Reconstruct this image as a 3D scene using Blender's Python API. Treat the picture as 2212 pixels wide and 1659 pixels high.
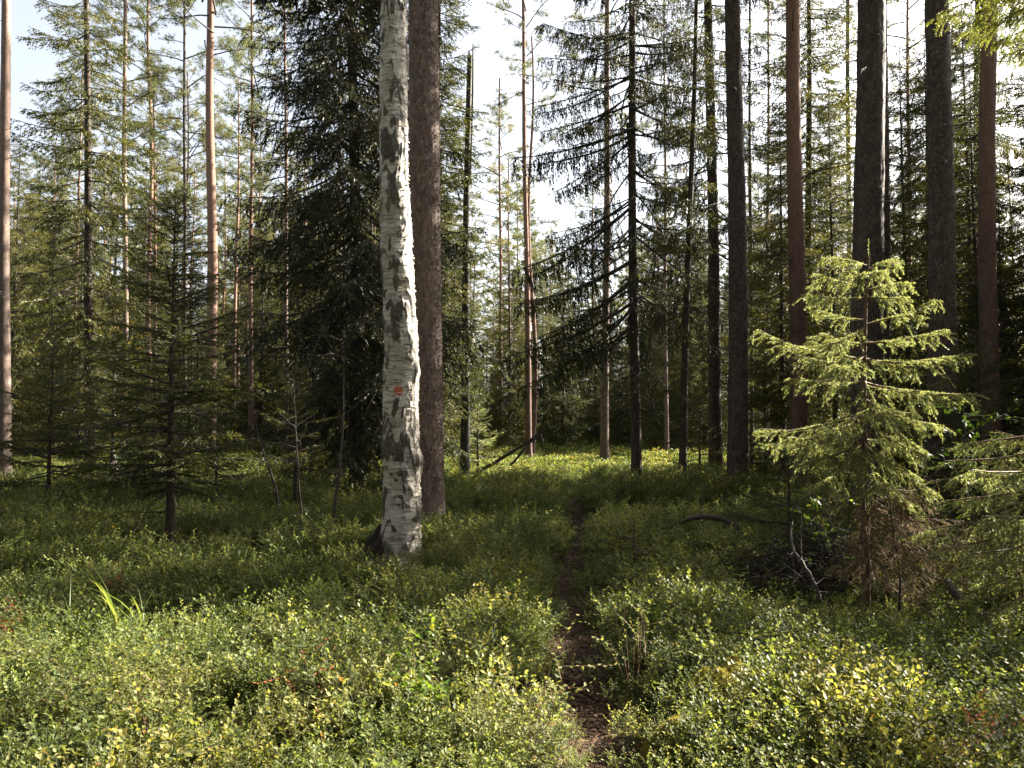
import bpy, math
import numpy as np
from mathutils import Vector

for o in list(bpy.data.objects):
    bpy.data.objects.remove(o)
scene = bpy.context.scene
COL = scene.collection
R = math.radians

# ------------------------------------------------------------------ camera
EYE = 1.55
FPX, CX, CY = 1720.0, 1106.0, 829.5          # focal length and centre on a 2212 px wide view
PITCH = math.atan(80.5 / FPX)
cam_d = bpy.data.cameras.new('camera')
cam_d.sensor_width = 36
cam_d.lens = 36 * FPX / 2212
cam_d.clip_start = 0.05
cam_d.clip_end = 2000
cam = bpy.data.objects.new('camera', cam_d)
COL.objects.link(cam)
cam.location = (0, 0, EYE)
cam.rotation_euler = (R(90) + PITCH, 0, 0)
scene.camera = cam

# ------------------------------------------------------------------ light
SUN_AZ, SUN_EL = 62.0, 30.0                    # azimuth from +Y towards +X
w = bpy.data.worlds.new("World")
scene.world = w
w.use_nodes = True
nt = w.node_tree
nt.nodes.clear()
sky = nt.nodes.new('ShaderNodeTexSky')
sky.sky_type = 'NISHITA'
sky.sun_disc = False
sky.sun_elevation = R(SUN_EL)
sky.sun_rotation = R(SUN_AZ)
sky.air_density = 1.0
sky.dust_density = 4.0
bg = nt.nodes.new('ShaderNodeBackground')
bg.inputs['Strength'].default_value = 0.055
wo = nt.nodes.new('ShaderNodeOutputWorld')
hs = nt.nodes.new('ShaderNodeHueSaturation')
hs.inputs['Saturation'].default_value = 0.45
nt.links.new(sky.outputs[0], hs.inputs['Color'])
nt.links.new(hs.outputs[0], bg.inputs[0])
nt.links.new(bg.outputs[0], wo.inputs[0])
sl = bpy.data.lights.new('sun', 'SUN')
sl.energy = 5.0
sl.angle = R(0.5)
sl.color = (1.0, 0.93, 0.80)
sun = bpy.data.objects.new('sun', sl)
COL.objects.link(sun)
sd = Vector((math.sin(R(SUN_AZ)) * math.cos(R(SUN_EL)), math.cos(R(SUN_AZ)) * math.cos(R(SUN_EL)), math.sin(R(SUN_EL))))
sun.rotation_euler = sd.to_track_quat('Z', 'Y').to_euler()
sun.location = sd * 60

scene.view_settings.view_transform = 'Standard'
scene.view_settings.look = 'None'
scene.view_settings.exposure = 2.85
scene.view_settings.gamma = 1
scene.view_settings.use_curve_mapping = False
scene.render.engine = 'CYCLES'
cy = scene.cycles
cy.max_bounces = 7
cy.diffuse_bounces = 4
cy.glossy_bounces = 2
cy.transmission_bounces = 5
cy.transparent_max_bounces = 4
cy.use_denoising = True
cy.use_adaptive_sampling = False
cy.sample_clamp_indirect = 6.0

# ------------------------------------------------------------------ numeric helpers
rng = np.random.default_rng(11)
_tab = np.random.default_rng(3).random((32, 32, 32))


def vnoise(p):
    p = np.asarray(p, float)
    i = np.floor(p).astype(int)
    f = p - i
    f = f * f * (3 - 2 * f)
    i0 = i % 32
    i1 = (i + 1) % 32
    x0, y0, z0 = i0[:, 0], i0[:, 1], i0[:, 2]
    x1, y1, z1 = i1[:, 0], i1[:, 1], i1[:, 2]
    fx, fy, fz = f[:, 0], f[:, 1], f[:, 2]
    c00 = _tab[x0, y0, z0] * (1 - fx) + _tab[x1, y0, z0] * fx
    c10 = _tab[x0, y1, z0] * (1 - fx) + _tab[x1, y1, z0] * fx
    c01 = _tab[x0, y0, z1] * (1 - fx) + _tab[x1, y0, z1] * fx
    c11 = _tab[x0, y1, z1] * (1 - fx) + _tab[x1, y1, z1] * fx
    return (c00 * (1 - fy) + c10 * fy) * (1 - fz) + (c01 * (1 - fy) + c11 * fy) * fz


def fbm(p, oct=3):
    p = np.asarray(p, float)
    s, a, t = 0, 1.0, 0
    for k in range(oct):
        s = s + a * vnoise(p * (2 ** k) + 7.3 * k)
        t += a
        a *= 0.5
    return s / t


def ground_z(x, y):
    x = np.atleast_1d(np.asarray(x, float)); y = np.atleast_1d(np.asarray(y, float))
    p = np.stack([x * 0.35 + 5, y * 0.35 + 9, x * 0 + 0.5], 1)
    h = (fbm(p, 2) - 0.5) * 0.30
    p2 = np.stack([x * 1.6, y * 1.6, x * 0 + 3.5], 1)
    h = h + (vnoise(p2) - 0.5) * 0.10
    far = np.clip((y - 40) / 60, 0, 1)
    return h + far * far * 1.2


def gz(x, y):
    return float(ground_z(x, y)[0])


def at(px, d):
    """world x of a column px (at eye height) at forward distance d"""
    return (px - CX) / FPX * d / math.cos(PITCH)


def pt(px, py, d):
    """world point seen at px,py lying at forward distance d"""
    a = (px - CX) / FPX
    b = (CY - py) / FPX
    fy = math.cos(PITCH) - b * math.sin(PITCH)
    fz = math.sin(PITCH) + b * math.cos(PITCH)
    k = d / fy
    return np.array([a * k, d, EYE + fz * k])


def gp(px, py):
    """ground point seen at px,py (flat ground)"""
    b = (CY - py) / FPX
    fy = math.cos(PITCH) - b * math.sin(PITCH)
    fz = math.sin(PITCH) + b * math.cos(PITCH)
    k = -EYE / fz
    return np.array([(px - CX) / FPX * k, fy * k, 0.0])


def nrm(v):
    return v / np.maximum(np.linalg.norm(v, axis=-1, keepdims=True), 1e-9)


class MB:
    """collects tubes, needles and leaves and links them as ONE mesh object"""

    def __init__(s):
        s.v = []; s.f = {3: [], 4: []}; s.m = {3: [], 4: []}; s.a = []; s.n = 0

    def add(s, v, f, mat=0, var=0.5):
        v = np.asarray(v, np.float32).reshape(-1, 3)
        f = np.asarray(f, np.int64)
        if len(v) == 0 or len(f) == 0:
            return
        k = f.shape[1]
        s.f[k].append(f + s.n)
        s.m[k].append(np.full(len(f), mat, np.int32))
        s.a.append(np.broadcast_to(np.asarray(var, np.float32), (len(v),)).copy())
        s.v.append(v)
        s.n += len(v)

    def tris(s, a, b, c, mat=0, var=0.5):
        n = len(a)
        v = np.stack([a, b, c], 1).reshape(-1, 3)
        if np.ndim(var):
            var = np.repeat(var, 3)
        s.add(v, np.arange(3 * n).reshape(-1, 3), mat, var)

    def quads(s, a, b, c, d, mat=0, var=0.5):
        n = len(a)
        v = np.stack([a, b, c, d], 1).reshape(-1, 3)
        if np.ndim(var):
            var = np.repeat(var, 4)
        s.add(v, np.arange(4 * n).reshape(-1, 4), mat, var)

    def tube(s, pts, rad, sides=5, mat=0, var=0.5, cap=False):
        pts = np.asarray(pts, float)
        n = len(pts)
        rad = np.broadcast_to(np.asarray(rad, float), (n,))
        t = nrm(np.gradient(pts, axis=0))
        ref = np.array([0, 0, 1.0]) if abs(t[:, 2]).mean() < 0.8 else np.array([1.0, 0, 0])
        u = nrm(np.cross(t, ref)); w_ = np.cross(t, u)
        th = np.linspace(0, 2 * math.pi, sides, endpoint=False)
        ring = u[:, None, :] * np.cos(th)[None, :, None] + w_[:, None, :] * np.sin(th)[None, :, None]
        v = (pts[:, None, :] + ring * rad[:, None, None]).reshape(-1, 3)
        s.add(v, grid_faces(n, sides), mat, var)
        if cap:
            k = len(v)
            s.add(np.vstack([v[-sides:], pts[-1:]]), [[i, (i + 1) % sides, sides] for i in range(sides)], mat, var)

    def arrays(s):
        """everything as one reusable piece: verts, var, and per size faces/material"""
        return (np.concatenate(s.v), np.concatenate(s.a),
                {k: (np.concatenate(s.f[k]), np.concatenate(s.m[k])) for k in (3, 4) if s.f[k]})

    def put(s, piece, M, T, dvar=0.0):
        v, a, fs = piece
        base = s.n
        s.v.append((v @ np.asarray(M).T + T).astype(np.float32))
        s.a.append(np.clip(a + dvar, 0, 1).astype(np.float32))
        s.n += len(v)
        for k, (f, m) in fs.items():
            s.f[k].append(f + base); s.m[k].append(m)

    def mesh(s, name, mats, smooth=True):
        me = bpy.data.meshes.new(name)
        v = np.concatenate(s.v)
        me.vertices.add(len(v))
        me.vertices.foreach_set('co', v.astype(np.float32).ravel())
        li, ls, mi, off = [], [], [], 0
        for k in (3, 4):
            if s.f[k]:
                f = np.concatenate(s.f[k])
                li.append(f.ravel()); ls.append(off + np.arange(len(f)) * k)
                mi.append(np.concatenate(s.m[k])); off += f.size
        li = np.concatenate(li); ls = np.concatenate(ls); mi = np.concatenate(mi)
        me.loops.add(len(li)); me.polygons.add(len(ls))
        me.loops.foreach_set('vertex_index', li.astype(np.int32))
        me.polygons.foreach_set('loop_start', ls.astype(np.int32))
        me.polygons.foreach_set('material_index', mi)
        at_ = me.attributes.new('var', 'FLOAT', 'POINT')
        at_.data.foreach_set('value', np.concatenate(s.a))
        me.update(calc_edges=True)
        me.polygons.foreach_set('use_smooth', np.full(len(ls), smooth))
        for m in mats:
            me.materials.append(m)
        return me

    def build(s, name, mats, parent=None, smooth=True):
        return link(name, s.mesh(name, mats, smooth), parent)


def grid_faces(n, sides):
    i = np.arange(n - 1)[:, None] * sides
    j = np.arange(sides)[None, :]
    a = i + j; b = i + (j + 1) % sides
    return np.stack([a, b, b + sides, a + sides], -1).reshape(-1, 4)


def link(name, me, parent=None, loc=None):
    o = bpy.data.objects.new(name, me)
    COL.objects.link(o)
    if parent is not None:
        o.parent = parent
    if loc is not None:
        o.location = loc
    return o


def tag(o, label=None, cat=None, group=None, kind=None):
    if label: o['label'] = label
    if cat: o['category'] = cat
    if group: o['group'] = group
    if kind: o['kind'] = kind
    return o


def thing(name, loc, label, cat, group=None, rz=0, sc=1.0):
    o = link(name, None)
    o.location = loc
    o.rotation_euler = (0, 0, rz)
    o.scale = (sc, sc, sc) if np.ndim(sc) == 0 else sc
    o.empty_display_size = 0.2
    return tag(o, label, cat, group)


# ------------------------------------------------------------------ materials
def new_mat(name):
    m = bpy.data.materials.new(name)
    m.use_nodes = True
    t = m.node_tree
    t.nodes.clear()
    out = t.nodes.new('ShaderNodeOutputMaterial')
    return m, t, out


def N(t, kind, **kw):
    n = t.nodes.new(kind)
    for k, v in kw.items():
        setattr(n, k, v)
    return n


def ramp(t, fac, stops, interp='LINEAR'):
    n = N(t, 'ShaderNodeValToRGB')
    n.color_ramp.interpolation = interp
    e = n.color_ramp.elements
    while len(e) > 1:
        e.remove(e[-1])
    for i, (p, c) in enumerate(stops):
        el = e[0] if i == 0 else e.new(p)
        el.position = p
        el.color = (c[0], c[1], c[2], 1) if np.ndim(c) else (c, c, c, 1)
    t.links.new(fac, n.inputs[0])
    return n.outputs[0]


def noise(t, vec, scale, detail=3, rough=0.55, dist=0.0):
    n = N(t, 'ShaderNodeTexNoise')
    n.inputs['Scale'].default_value = scale
    n.inputs['Detail'].default_value = detail
    n.inputs['Roughness'].default_value = rough
    n.inputs['Distortion'].default_value = dist
    t.links.new(vec, n.inputs['Vector'])
    return n.outputs[0]


def mapped(t, vec, sc):
    n = N(t, 'ShaderNodeMapping')
    n.inputs['Scale'].default_value = sc
    t.links.new(vec, n.inputs['Vector'])
    return n.outputs[0]


def mix(t, fac, a, b, mode='MIX'):
    n = N(t, 'ShaderNodeMix', data_type='RGBA', blend_type=mode)
    for sock, val in ((n.inputs[0], fac), (n.inputs[6], a), (n.inputs[7], b)):
        if hasattr(val, 'is_linked') or isinstance(val, bpy.types.NodeSocket):
            t.links.new(val, sock)
        elif np.ndim(val):
            sock.default_value = (val[0], val[1], val[2], 1)
        else:
            sock.default_value = val
    return n.outputs[2]


def leaf_mat(name, stops, trans=(1.0, 1.0, 0.7), tfac=0.45, rough=0.45, spec=0.4, world_patch=None, obj_var=0.35):
    """foliage: colour by the per-leaf attribute var, a shift per plant, light through the leaf"""
    m, t, out = new_mat(name)
    av = N(t, 'ShaderNodeAttribute', attribute_name='var')
    fac = av.outputs['Fac']
    oi = N(t, 'ShaderNodeObjectInfo')
    ma = N(t, 'ShaderNodeMath', operation='MULTIPLY_ADD')
    t.links.new(oi.outputs['Random'], ma.inputs[0])
    ma.inputs[1].default_value = obj_var
    ma.inputs[2].default_value = -obj_var / 2
    ad = N(t, 'ShaderNodeMath', operation='ADD', use_clamp=True)
    t.links.new(fac, ad.inputs[0]); t.links.new(ma.outputs[0], ad.inputs[1])
    col = ramp(t, ad.outputs[0], stops)
    if world_patch:
        g = N(t, 'ShaderNodeNewGeometry')
        for sc, lo, hi, c in world_patch:
            nz = noise(t, g.outputs['Position'], sc, 3)
            col = mix(t, ramp(t, nz, [(lo, 0.0), (hi, 1.0)]), col, c, 'MULTIPLY')
    p = N(t, 'ShaderNodeBsdfPrincipled')
    t.links.new(col, p.inputs['Base Color'])
    p.inputs['Roughness'].default_value = rough
    p.inputs['Specular IOR Level'].default_value = spec
    tr = N(t, 'ShaderNodeBsdfTranslucent')
    tc = mix(t, 1.0, col, trans, 'MULTIPLY')
    t.links.new(tc, tr.inputs['Color'])
    mx = N(t, 'ShaderNodeMixShader')
    mx.inputs[0].default_value = tfac
    t.links.new(p.outputs[0], mx.inputs[1]); t.links.new(tr.outputs[0], mx.inputs[2])
    t.links.new(mx.outputs[0], out.inputs['Surface'])
    return m


def bark_mat(name, dark, mid, light, upper=None, z0=4, z1=9, sc=(9, 9, 3.2), lichen=(0.30, 0.31, 0.26), lfac=0.5, bump=0.6, cell=6.0):
    m, t, out = new_mat(name)
    tc = N(t, 'ShaderNodeTexCoord')
    obj = tc.outputs['Object']
    st = mapped(t, obj, sc)
    vo = N(t, 'ShaderNodeTexVoronoi', feature='F1')
    vo.inputs['Scale'].default_value = cell / 6
    t.links.new(mix(t, 0.12, st, noise_col(t, obj, 5.0)), vo.inputs['Vector'])
    n1 = noise(t, st, 1.6, 6, 0.65, 0.6)
    n2 = noise(t, obj, 24, 5, 0.75)
    base = ramp(t, n1, [(0.25, dark), (0.5, mid), (0.75, light)])
    base = mix(t, 0.30, base, ramp(t, vo.outputs['Color'], [(0.0, dark), (1.0, light)]))
    lic = ramp(t, n2, [(0.56, 0.0), (0.64, lfac)])
    base = mix(t, lic, base, lichen)
    if upper is not None:
        sep = N(t, 'ShaderNodeSeparateXYZ'); t.links.new(obj, sep.inputs[0])
        wob = N(t, 'ShaderNodeMath', operation='MULTIPLY_ADD')
        t.links.new(noise(t, mapped(t, obj, (3, 3, 0.8)), 1.0, 3), wob.inputs[0])
        wob.inputs[1].default_value = 5.0
        t.links.new(sep.outputs[2], wob.inputs[2])
        mr = N(t, 'ShaderNodeMapRange')
        t.links.new(wob.outputs[0], mr.inputs[0])
        mr.inputs[1].default_value = z0 + 2.5; mr.inputs[2].default_value = z1 + 2.5
        up = ramp(t, noise(t, mapped(t, obj, (14, 14, 7)), 1.5, 5, 0.7),
                  [(0.3, tuple(c * 0.55 for c in upper)), (0.5, upper), (0.72, tuple(min(1, c * 1.35) for c in upper))])
        base = mix(t, mr.outputs[0], base, up)
    p = N(t, 'ShaderNodeBsdfPrincipled')
    t.links.new(base, p.inputs['Base Color'])
    p.inputs['Roughness'].default_value = 0.85
    p.inputs['Specular IOR Level'].default_value = 0.25
    b = N(t, 'ShaderNodeBump')
    b.inputs['Strength'].default_value = bump
    b.inputs['Distance'].default_value = 0.02
    hm = mix(t, 0.5, vo.outputs['Distance'], n1)
    t.links.new(hm, b.inputs['Height'])
    t.links.new(b.outputs[0], p.inputs['Normal'])
    t.links.new(p.outputs[0], out.inputs['Surface'])
    return m


def noise_col(t, vec, scale):
    n = N(t, 'ShaderNodeTexNoise')
    n.inputs['Scale'].default_value = scale
    t.links.new(vec, n.inputs['Vector'])
    return n.outputs['Color']


def birch_mat():
    m, t, out = new_mat('birch_bark')
    tc = N(t, 'ShaderNodeTexCoord')
    obj = tc.outputs['Object']
    white = ramp(t, noise(t, mapped(t, obj, (4, 4, 9)), 1.0, 5, 0.6), [(0.3, (0.28, 0.23, 0.18)), (0.5, (0.50, 0.45, 0.38)), (0.75, (0.70, 0.66, 0.59))])
    streak = noise(t, mapped(t, obj, (6, 6, 38)), 1.0, 5, 0.75, 0.6)
    c = mix(t, ramp(t, streak, [(0.38, 0.92), (0.52, 0.0)]), white, (0.10, 0.082, 0.066))
    pale = noise(t, mapped(t, obj, (9, 9, 90)), 1.0, 3, 0.6)
    c = mix(t, ramp(t, pale, [(0.58, 0.0), (0.66, 0.5)]), c, (0.75, 0.73, 0.68))
    av = N(t, 'ShaderNodeAttribute', attribute_name='var')
    rough_c = ramp(t, noise(t, mapped(t, obj, (22, 22, 26)), 1.0, 6, 0.75), [(0.3, (0.028, 0.024, 0.019)), (0.52, (0.075, 0.062, 0.045)), (0.66, (0.17, 0.15, 0.11)), (0.76, (0.42, 0.39, 0.33))])
    c = mix(t, ramp(t, av.outputs['Fac'], [(0.35, 0.0), (0.55, 1.0)]), c, rough_c)
    # faint green-brown algae film
    c = mix(t, ramp(t, noise(t, mapped(t, obj, (2.2, 2.2, 1.6)), 1.0, 4), [(0.5, 0.0), (0.72, 0.45)]), c, (0.17, 0.15, 0.09))
    p = N(t, 'ShaderNodeBsdfPrincipled')
    t.links.new(c, p.inputs['Base Color'])
    p.inputs['Roughness'].default_value = 0.7
    b = N(t, 'ShaderNodeBump')
    b.inputs['Strength'].default_value = 0.5
    b.inputs['Distance'].default_value = 0.012
    t.links.new(mix(t, 0.5, streak, noise(t, mapped(t, obj, (20, 20, 24)), 1.0, 6, 0.75)), b.inputs['Height'])
    t.links.new(b.outputs[0], p.inputs['Normal'])
    t.links.new(p.outputs[0], out.inputs['Surface'])
    return m


def plain(name, col, rough=0.8, var=0.3, sc=20):
    m, t, out = new_mat(name)
    tc = N(t, 'ShaderNodeTexCoord')
    c = ramp(t, noise(t, tc.outputs['Object'], sc, 5, 0.7), [(0.3, tuple(x * (1 - var) for x in col)), (0.7, tuple(min(1, x * (1 + var)) for x in col))])
    p = N(t, 'ShaderNodeBsdfPrincipled')
    t.links.new(c, p.inputs['Base Color'])
    p.inputs['Roughness'].default_value = rough
    t.links.new(p.outputs[0], out.inputs['Surface'])
    return m


M_BIRCH = birch_mat()
M_PINE = bark_mat('pine_bark', (0.045, 0.034, 0.028), (0.125, 0.088, 0.070), (0.24, 0.175, 0.145), upper=(0.22, 0.15, 0.115), z0=5, z1=11)
M_PINE_GREY = bark_mat('pine_bark_grey_plates', (0.030, 0.021, 0.017), (0.115, 0.080, 0.064), (0.24, 0.175, 0.145), sc=(13, 13, 5), lfac=0.7, bump=0.8)
M_PINE_RED = bark_mat('pine_bark_smooth_red', (0.035, 0.020, 0.016), (0.095, 0.056, 0.043), (0.18, 0.11, 0.085), upper=(0.21, 0.122, 0.085), z0=3, z1=9, lfac=0.2, bump=0.35)
M_SPRUCE = bark_mat('spruce_bark', (0.012, 0.009, 0.007), (0.046, 0.034, 0.026), (0.14, 0.105, 0.08), sc=(17, 17, 8), lichen=(0.17, 0.16, 0.13), lfac=0.75, bump=0.7)
M_TWIG = plain('dead_twig_bark', (0.05, 0.038, 0.03), 0.85)
M_TWIG_PALE = plain('weathered_branch', (0.26, 0.22, 0.18), 0.85)
M_BURNT = plain('charred_snag_wood', (0.045, 0.038, 0.032), 0.8, 0.5)
M_PAINT = plain('orange_trail_paint', (0.50, 0.105, 0.055), 0.75, 0.35, 45)
M_STEM = plain('bilberry_stem', (0.055, 0.065, 0.022), 0.8)
M_BROWNTWIG = plain('brown_twig', (0.15, 0.085, 0.05), 0.8)

GREENS = [(0.0, (0.026, 0.034, 0.011)), (0.35, (0.050, 0.064, 0.016)), (0.65, (0.100, 0.110, 0.024)), (1.0, (0.19, 0.165, 0.042))]
M_NEEDLE = leaf_mat('spruce_needles', GREENS, trans=(1.2, 1.1, .6), tfac=0.36, rough=0.5, spec=0.3)
M_NEEDLE_SHADED = leaf_mat('spruce_needles_shaded', [(p, tuple(x * 0.5 for x in c)) for p, c in GREENS], tfac=0.2, rough=0.5, spec=0.35)  # same needles darkened: shade of the backlit crowns painted into the colour
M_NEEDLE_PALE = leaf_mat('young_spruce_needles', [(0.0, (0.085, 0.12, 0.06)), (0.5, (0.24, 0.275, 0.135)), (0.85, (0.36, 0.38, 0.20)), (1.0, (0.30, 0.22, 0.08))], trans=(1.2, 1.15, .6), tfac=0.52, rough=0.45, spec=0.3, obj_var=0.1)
M_PINENEEDLE = leaf_mat('pine_needles', [(0.0, (0.055, 0.070, 0.026)), (0.5, (0.11, 0.12, 0.036)), (0.85, (0.18, 0.17, 0.05)), (1.0, (0.25, 0.18, 0.06))], tfac=0.42, rough=0.5, spec=0.35)
M_BROWNNEEDLE = leaf_mat('dead_needles', [(0.0, (0.09, 0.065, 0.045)), (1.0, (0.30, 0.23, 0.15))], tfac=0.4, rough=0.6, spec=0.2)
M_BERRY = leaf_mat('bilberry_leaves', [(0.0, (0.024, 0.036, 0.012)), (0.30, (0.070, 0.099, 0.026)), (0.62, (0.172, 0.200, 0.056)), (0.92, (0.30, 0.285, 0.11)), (0.985, (0.26, 0.22, 0.07)), (1.0, (0.24, 0.11, 0.04))],
                   trans=(1.2, 1.15, 0.6), tfac=0.52, rough=0.5, spec=0.25, obj_var=0.5, world_patch=[(0.9, 0.56, 0.74, (1.2, 0.95, 0.75)), (0.5, 0.50, 0.66, (0.86, 0.96, 0.88))])
M_BROADLEAF = leaf_mat('broad_leaves', [(0.0, (0.045, 0.085, 0.018)), (0.6, (0.10, 0.16, 0.03)), (1.0, (0.26, 0.26, 0.04))], trans=(1.15, 1.15, 0.4), tfac=0.5, rough=0.32, spec=0.5)
M_YELLOWLEAF = leaf_mat('yellow_leaves', [(0.0, (0.22, 0.22, 0.03)), (1.0, (0.50, 0.38, 0.05))], tfac=0.5, rough=0.4)
M_GRASS = leaf_mat('grass_blades', [(0.0, (0.09, 0.13, 0.035)), (1.0, (0.22, 0.23, 0.09))], trans=(1.1, 1.1, 0.5), tfac=0.5, rough=0.4)
M_MOSS = leaf_mat('golden_moss', [(0.0, (0.22, 0.19, 0.045)), (1.0, (0.46, 0.38, 0.12))], tfac=0.35, rough=0.7, spec=0.1)
M_RED = leaf_mat('red_leaves', [(0.0, (0.30, 0.05, 0.02)), (1.0, (0.42, 0.14, 0.05))], tfac=0.45)
M_LITTER = leaf_mat('needle_litter', [(0.0, (0.05, 0.030, 0.020)), (0.7, (0.14, 0.08, 0.045)), (1.0, (0.30, 0.20, 0.14))], tfac=0.1, rough=0.7, spec=0.2)


def ground_mat():
    m, t, out = new_mat('forest_soil')
    g = N(t, 'ShaderNodeNewGeometry')
    pos = g.outputs['Position']
    soil = ramp(t, noise(t, pos, 14, 6, 0.7), [(0.3, (0.022, 0.015, 0.010)), (0.55, (0.055, 0.036, 0.022)), (0.75, (0.10, 0.065, 0.042))])
    moss = ramp(t, noise(t, pos, 22, 5, 0.7), [(0.3, (0.020, 0.028, 0.008)), (0.7, (0.075, 0.080, 0.022))])
    av = N(t, 'ShaderNodeAttribute', attribute_name='var')
    c = mix(t, av.outputs['Fac'], moss, soil)
    p = N(t, 'ShaderNodeBsdfPrincipled')
    t.links.new(c, p.inputs['Base Color'])
    p.inputs['Roughness'].default_value = 0.95
    p.inputs['Specular IOR Level'].default_value = 0.1
    b = N(t, 'ShaderNodeBump')
    b.inputs['Distance'].default_value = 0.03
    b.inputs['Strength'].default_value = 0.8
    t.links.new(noise(t, pos, 40, 5, 0.7), b.inputs['Height'])
    t.links.new(b.outputs[0], p.inputs['Normal'])
    t.links.new(p.outputs[0], out.inputs['Surface'])
    return m


M_GROUND = ground_mat()

# ------------------------------------------------------------------ ground
path_px = [(1302, 1900), (1288, 1659), (1262, 1560), (1246, 1480), (1243, 1400), (1232, 1330), (1228, 1270), (1236, 1215), (1262, 1160), (1240, 1115), (1230, 1080), (1260, 1050)]
PATH = np.array([gp(a, b)[:2] for a, b in path_px])


def path_dist(x, y):
    p = np.stack([x, y], -1)
    best = np.full(len(p), 1e9)
    for a, b in zip(PATH[:-1], PATH[1:]):
        ab = b - a
        tt = np.clip(((p - a) @ ab) / (ab @ ab), 0, 1)
        best = np.minimum(best, np.linalg.norm(p - (a + tt[:, None] * ab), axis=1))
    return best


def make_ground():
    ys = np.concatenate([np.arange(-40, 2, 2.0), np.arange(2, 12, 0.07), np.arange(12, 40, 0.5), np.arange(40, 130, 3.0), np.array([150, 200, 300, 500.0])])
    xs = np.concatenate([-np.array([500, 300, 200, 120.0]), np.arange(-80, -8, 2.0), np.arange(-8, 8, 0.09), np.arange(8, 80, 2.0), np.array([120, 200, 300, 500.0])])
    X, Y = np.meshgrid(xs, ys)
    x, y = X.ravel(), Y.ravel()
    z = ground_z(x, y)
    pd = path_dist(x, y)
    fade = np.clip((22 - y) / 8, 0, 1)
    prof = np.clip(1 - pd / 0.30, 0, 1) * fade
    z = z - 0.05 * prof
    var = np.clip(prof * 2.0, 0, 1)
    mb = MB()
    n, mcol = len(ys), len(xs)
    i = np.arange(n - 1)[:, None] * mcol; j = np.arange(mcol - 1)[None, :]
    f = np.stack([i + j, i + j + 1, i + j + 1 + mcol, i + j + mcol], -1).reshape(-1, 4)
    mb.add(np.stack([x, y, z], 1), f, 0, var)
    tag(mb.build('ground', [M_GROUND]), 'mossy forest floor under the bilberry shrubs', kind='structure')


make_ground()


# ------------------------------------------------------------------ trunks and twigs
def bend(z, lean=(0, 0), sway=0.0, ph=0.0):
    return np.stack([lean[0] * z + sway * np.sin(z * 0.55 + ph), lean[1] * z + sway * np.cos(z * 0.43 + ph * 2) - sway * math.cos(ph * 2), z], -1)


def trunk_mb(H, r0, r1, lean=(0, 0), sway=0.03, ph=0.0, sides=14, dz=0.25, rough=0.05, flare=0.45, mb=None, mat=0, rexp=0.8, nseed=0, zlow=-0.3, stubs=0, smooth_low=None):
    mb = mb or MB()
    z = np.arange(zlow, H + dz * 0.5, dz)
    c = bend(np.maximum(z, 0), lean, sway, ph)
    c[:, 2] = z
    c[:, 0] -= sway * math.sin(ph)
    tt = np.clip(z / H, 0, 1)
    r = r0 + (r1 - r0) * tt ** rexp
    r = r * (1 + flare * np.exp(-np.maximum(z, 0) / 0.28))
    th = np.linspace(0, 2 * math.pi, sides, endpoint=False)
    A, Z = np.meshgrid(th, z)
    rr = np.repeat(r, sides)
    cx, cz = np.cos(A).ravel(), np.sin(A).ravel()
    P = np.stack([cx * rr * 9 + nseed * 3.1, cz * rr * 9, Z.ravel() * 2.2 + nseed], 1)
    d = (fbm(P, 3) - 0.5) * 2 * rough + (fbm(P * np.array([3.2, 3.2, 4.5]) + 2, 2) - .5) * rough * .9
    lob = 0.12 * np.exp(-np.maximum(Z.ravel(), 0) / 0.3) * np.sin(A.ravel() * 5 + nseed)
    rr = rr * (1 + d + lob)
    v = np.stack([cx * rr, cz * rr, 0 * rr], 1) + np.repeat(c, sides, 0)
    mb.add(v, grid_faces(len(z), sides), mat, 0.5)
    return mb, (lambda zz: bend(np.asarray(zz, float), lean, sway, ph) - np.array([sway * math.sin(ph), 0, 0])), (lambda zz: r0 + (r1 - r0) * np.clip(zz / H, 0, 1) ** rexp)


def dead_branches(mb, cf, rf, z0, z1, n, L=(0.4, 1.3), seed=0, mat=0, down=0.25, r=0.012, sub=3, sides=3):
    g = np.random.default_rng(seed)
    for k in range(n):
        z = g.uniform(z0, z1); a = g.uniform(0, 2 * math.pi); l = g.uniform(*L)
        c = cf(z); rr = float(rf(z))
        dirv = np.array([math.cos(a), math.sin(a), g.uniform(-down * 2, 0.15)])
        t = np.linspace(0, 1, 5)[:, None]
        p = c + dirv * (rr * 0.8) + dirv * t * l + np.array([0, 0, -1]) * (t ** 2) * down * l * 0.5 + g.normal(0, 0.03 * l, (5, 3)) * t
        mb.tube(p, r * (1 - 0.75 * t[:, 0]) * (0.6 + l * 0.5), sides, mat)
        for q in range(sub):
            i = g.integers(1, 4)
            d2 = nrm(dirv + g.normal(0, 0.7, 3)) * l * g.uniform(0.25, 0.5)
            t2 = np.linspace(0, 1, 3)[:, None]
            mb.tube(p[i] + d2 * t2 + np.array([0, 0, -0.25]) * l * t2 ** 2 * 0.4, r * 0.4 * (1 - 0.7 * t2[:, 0]), 3, mat)


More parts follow.
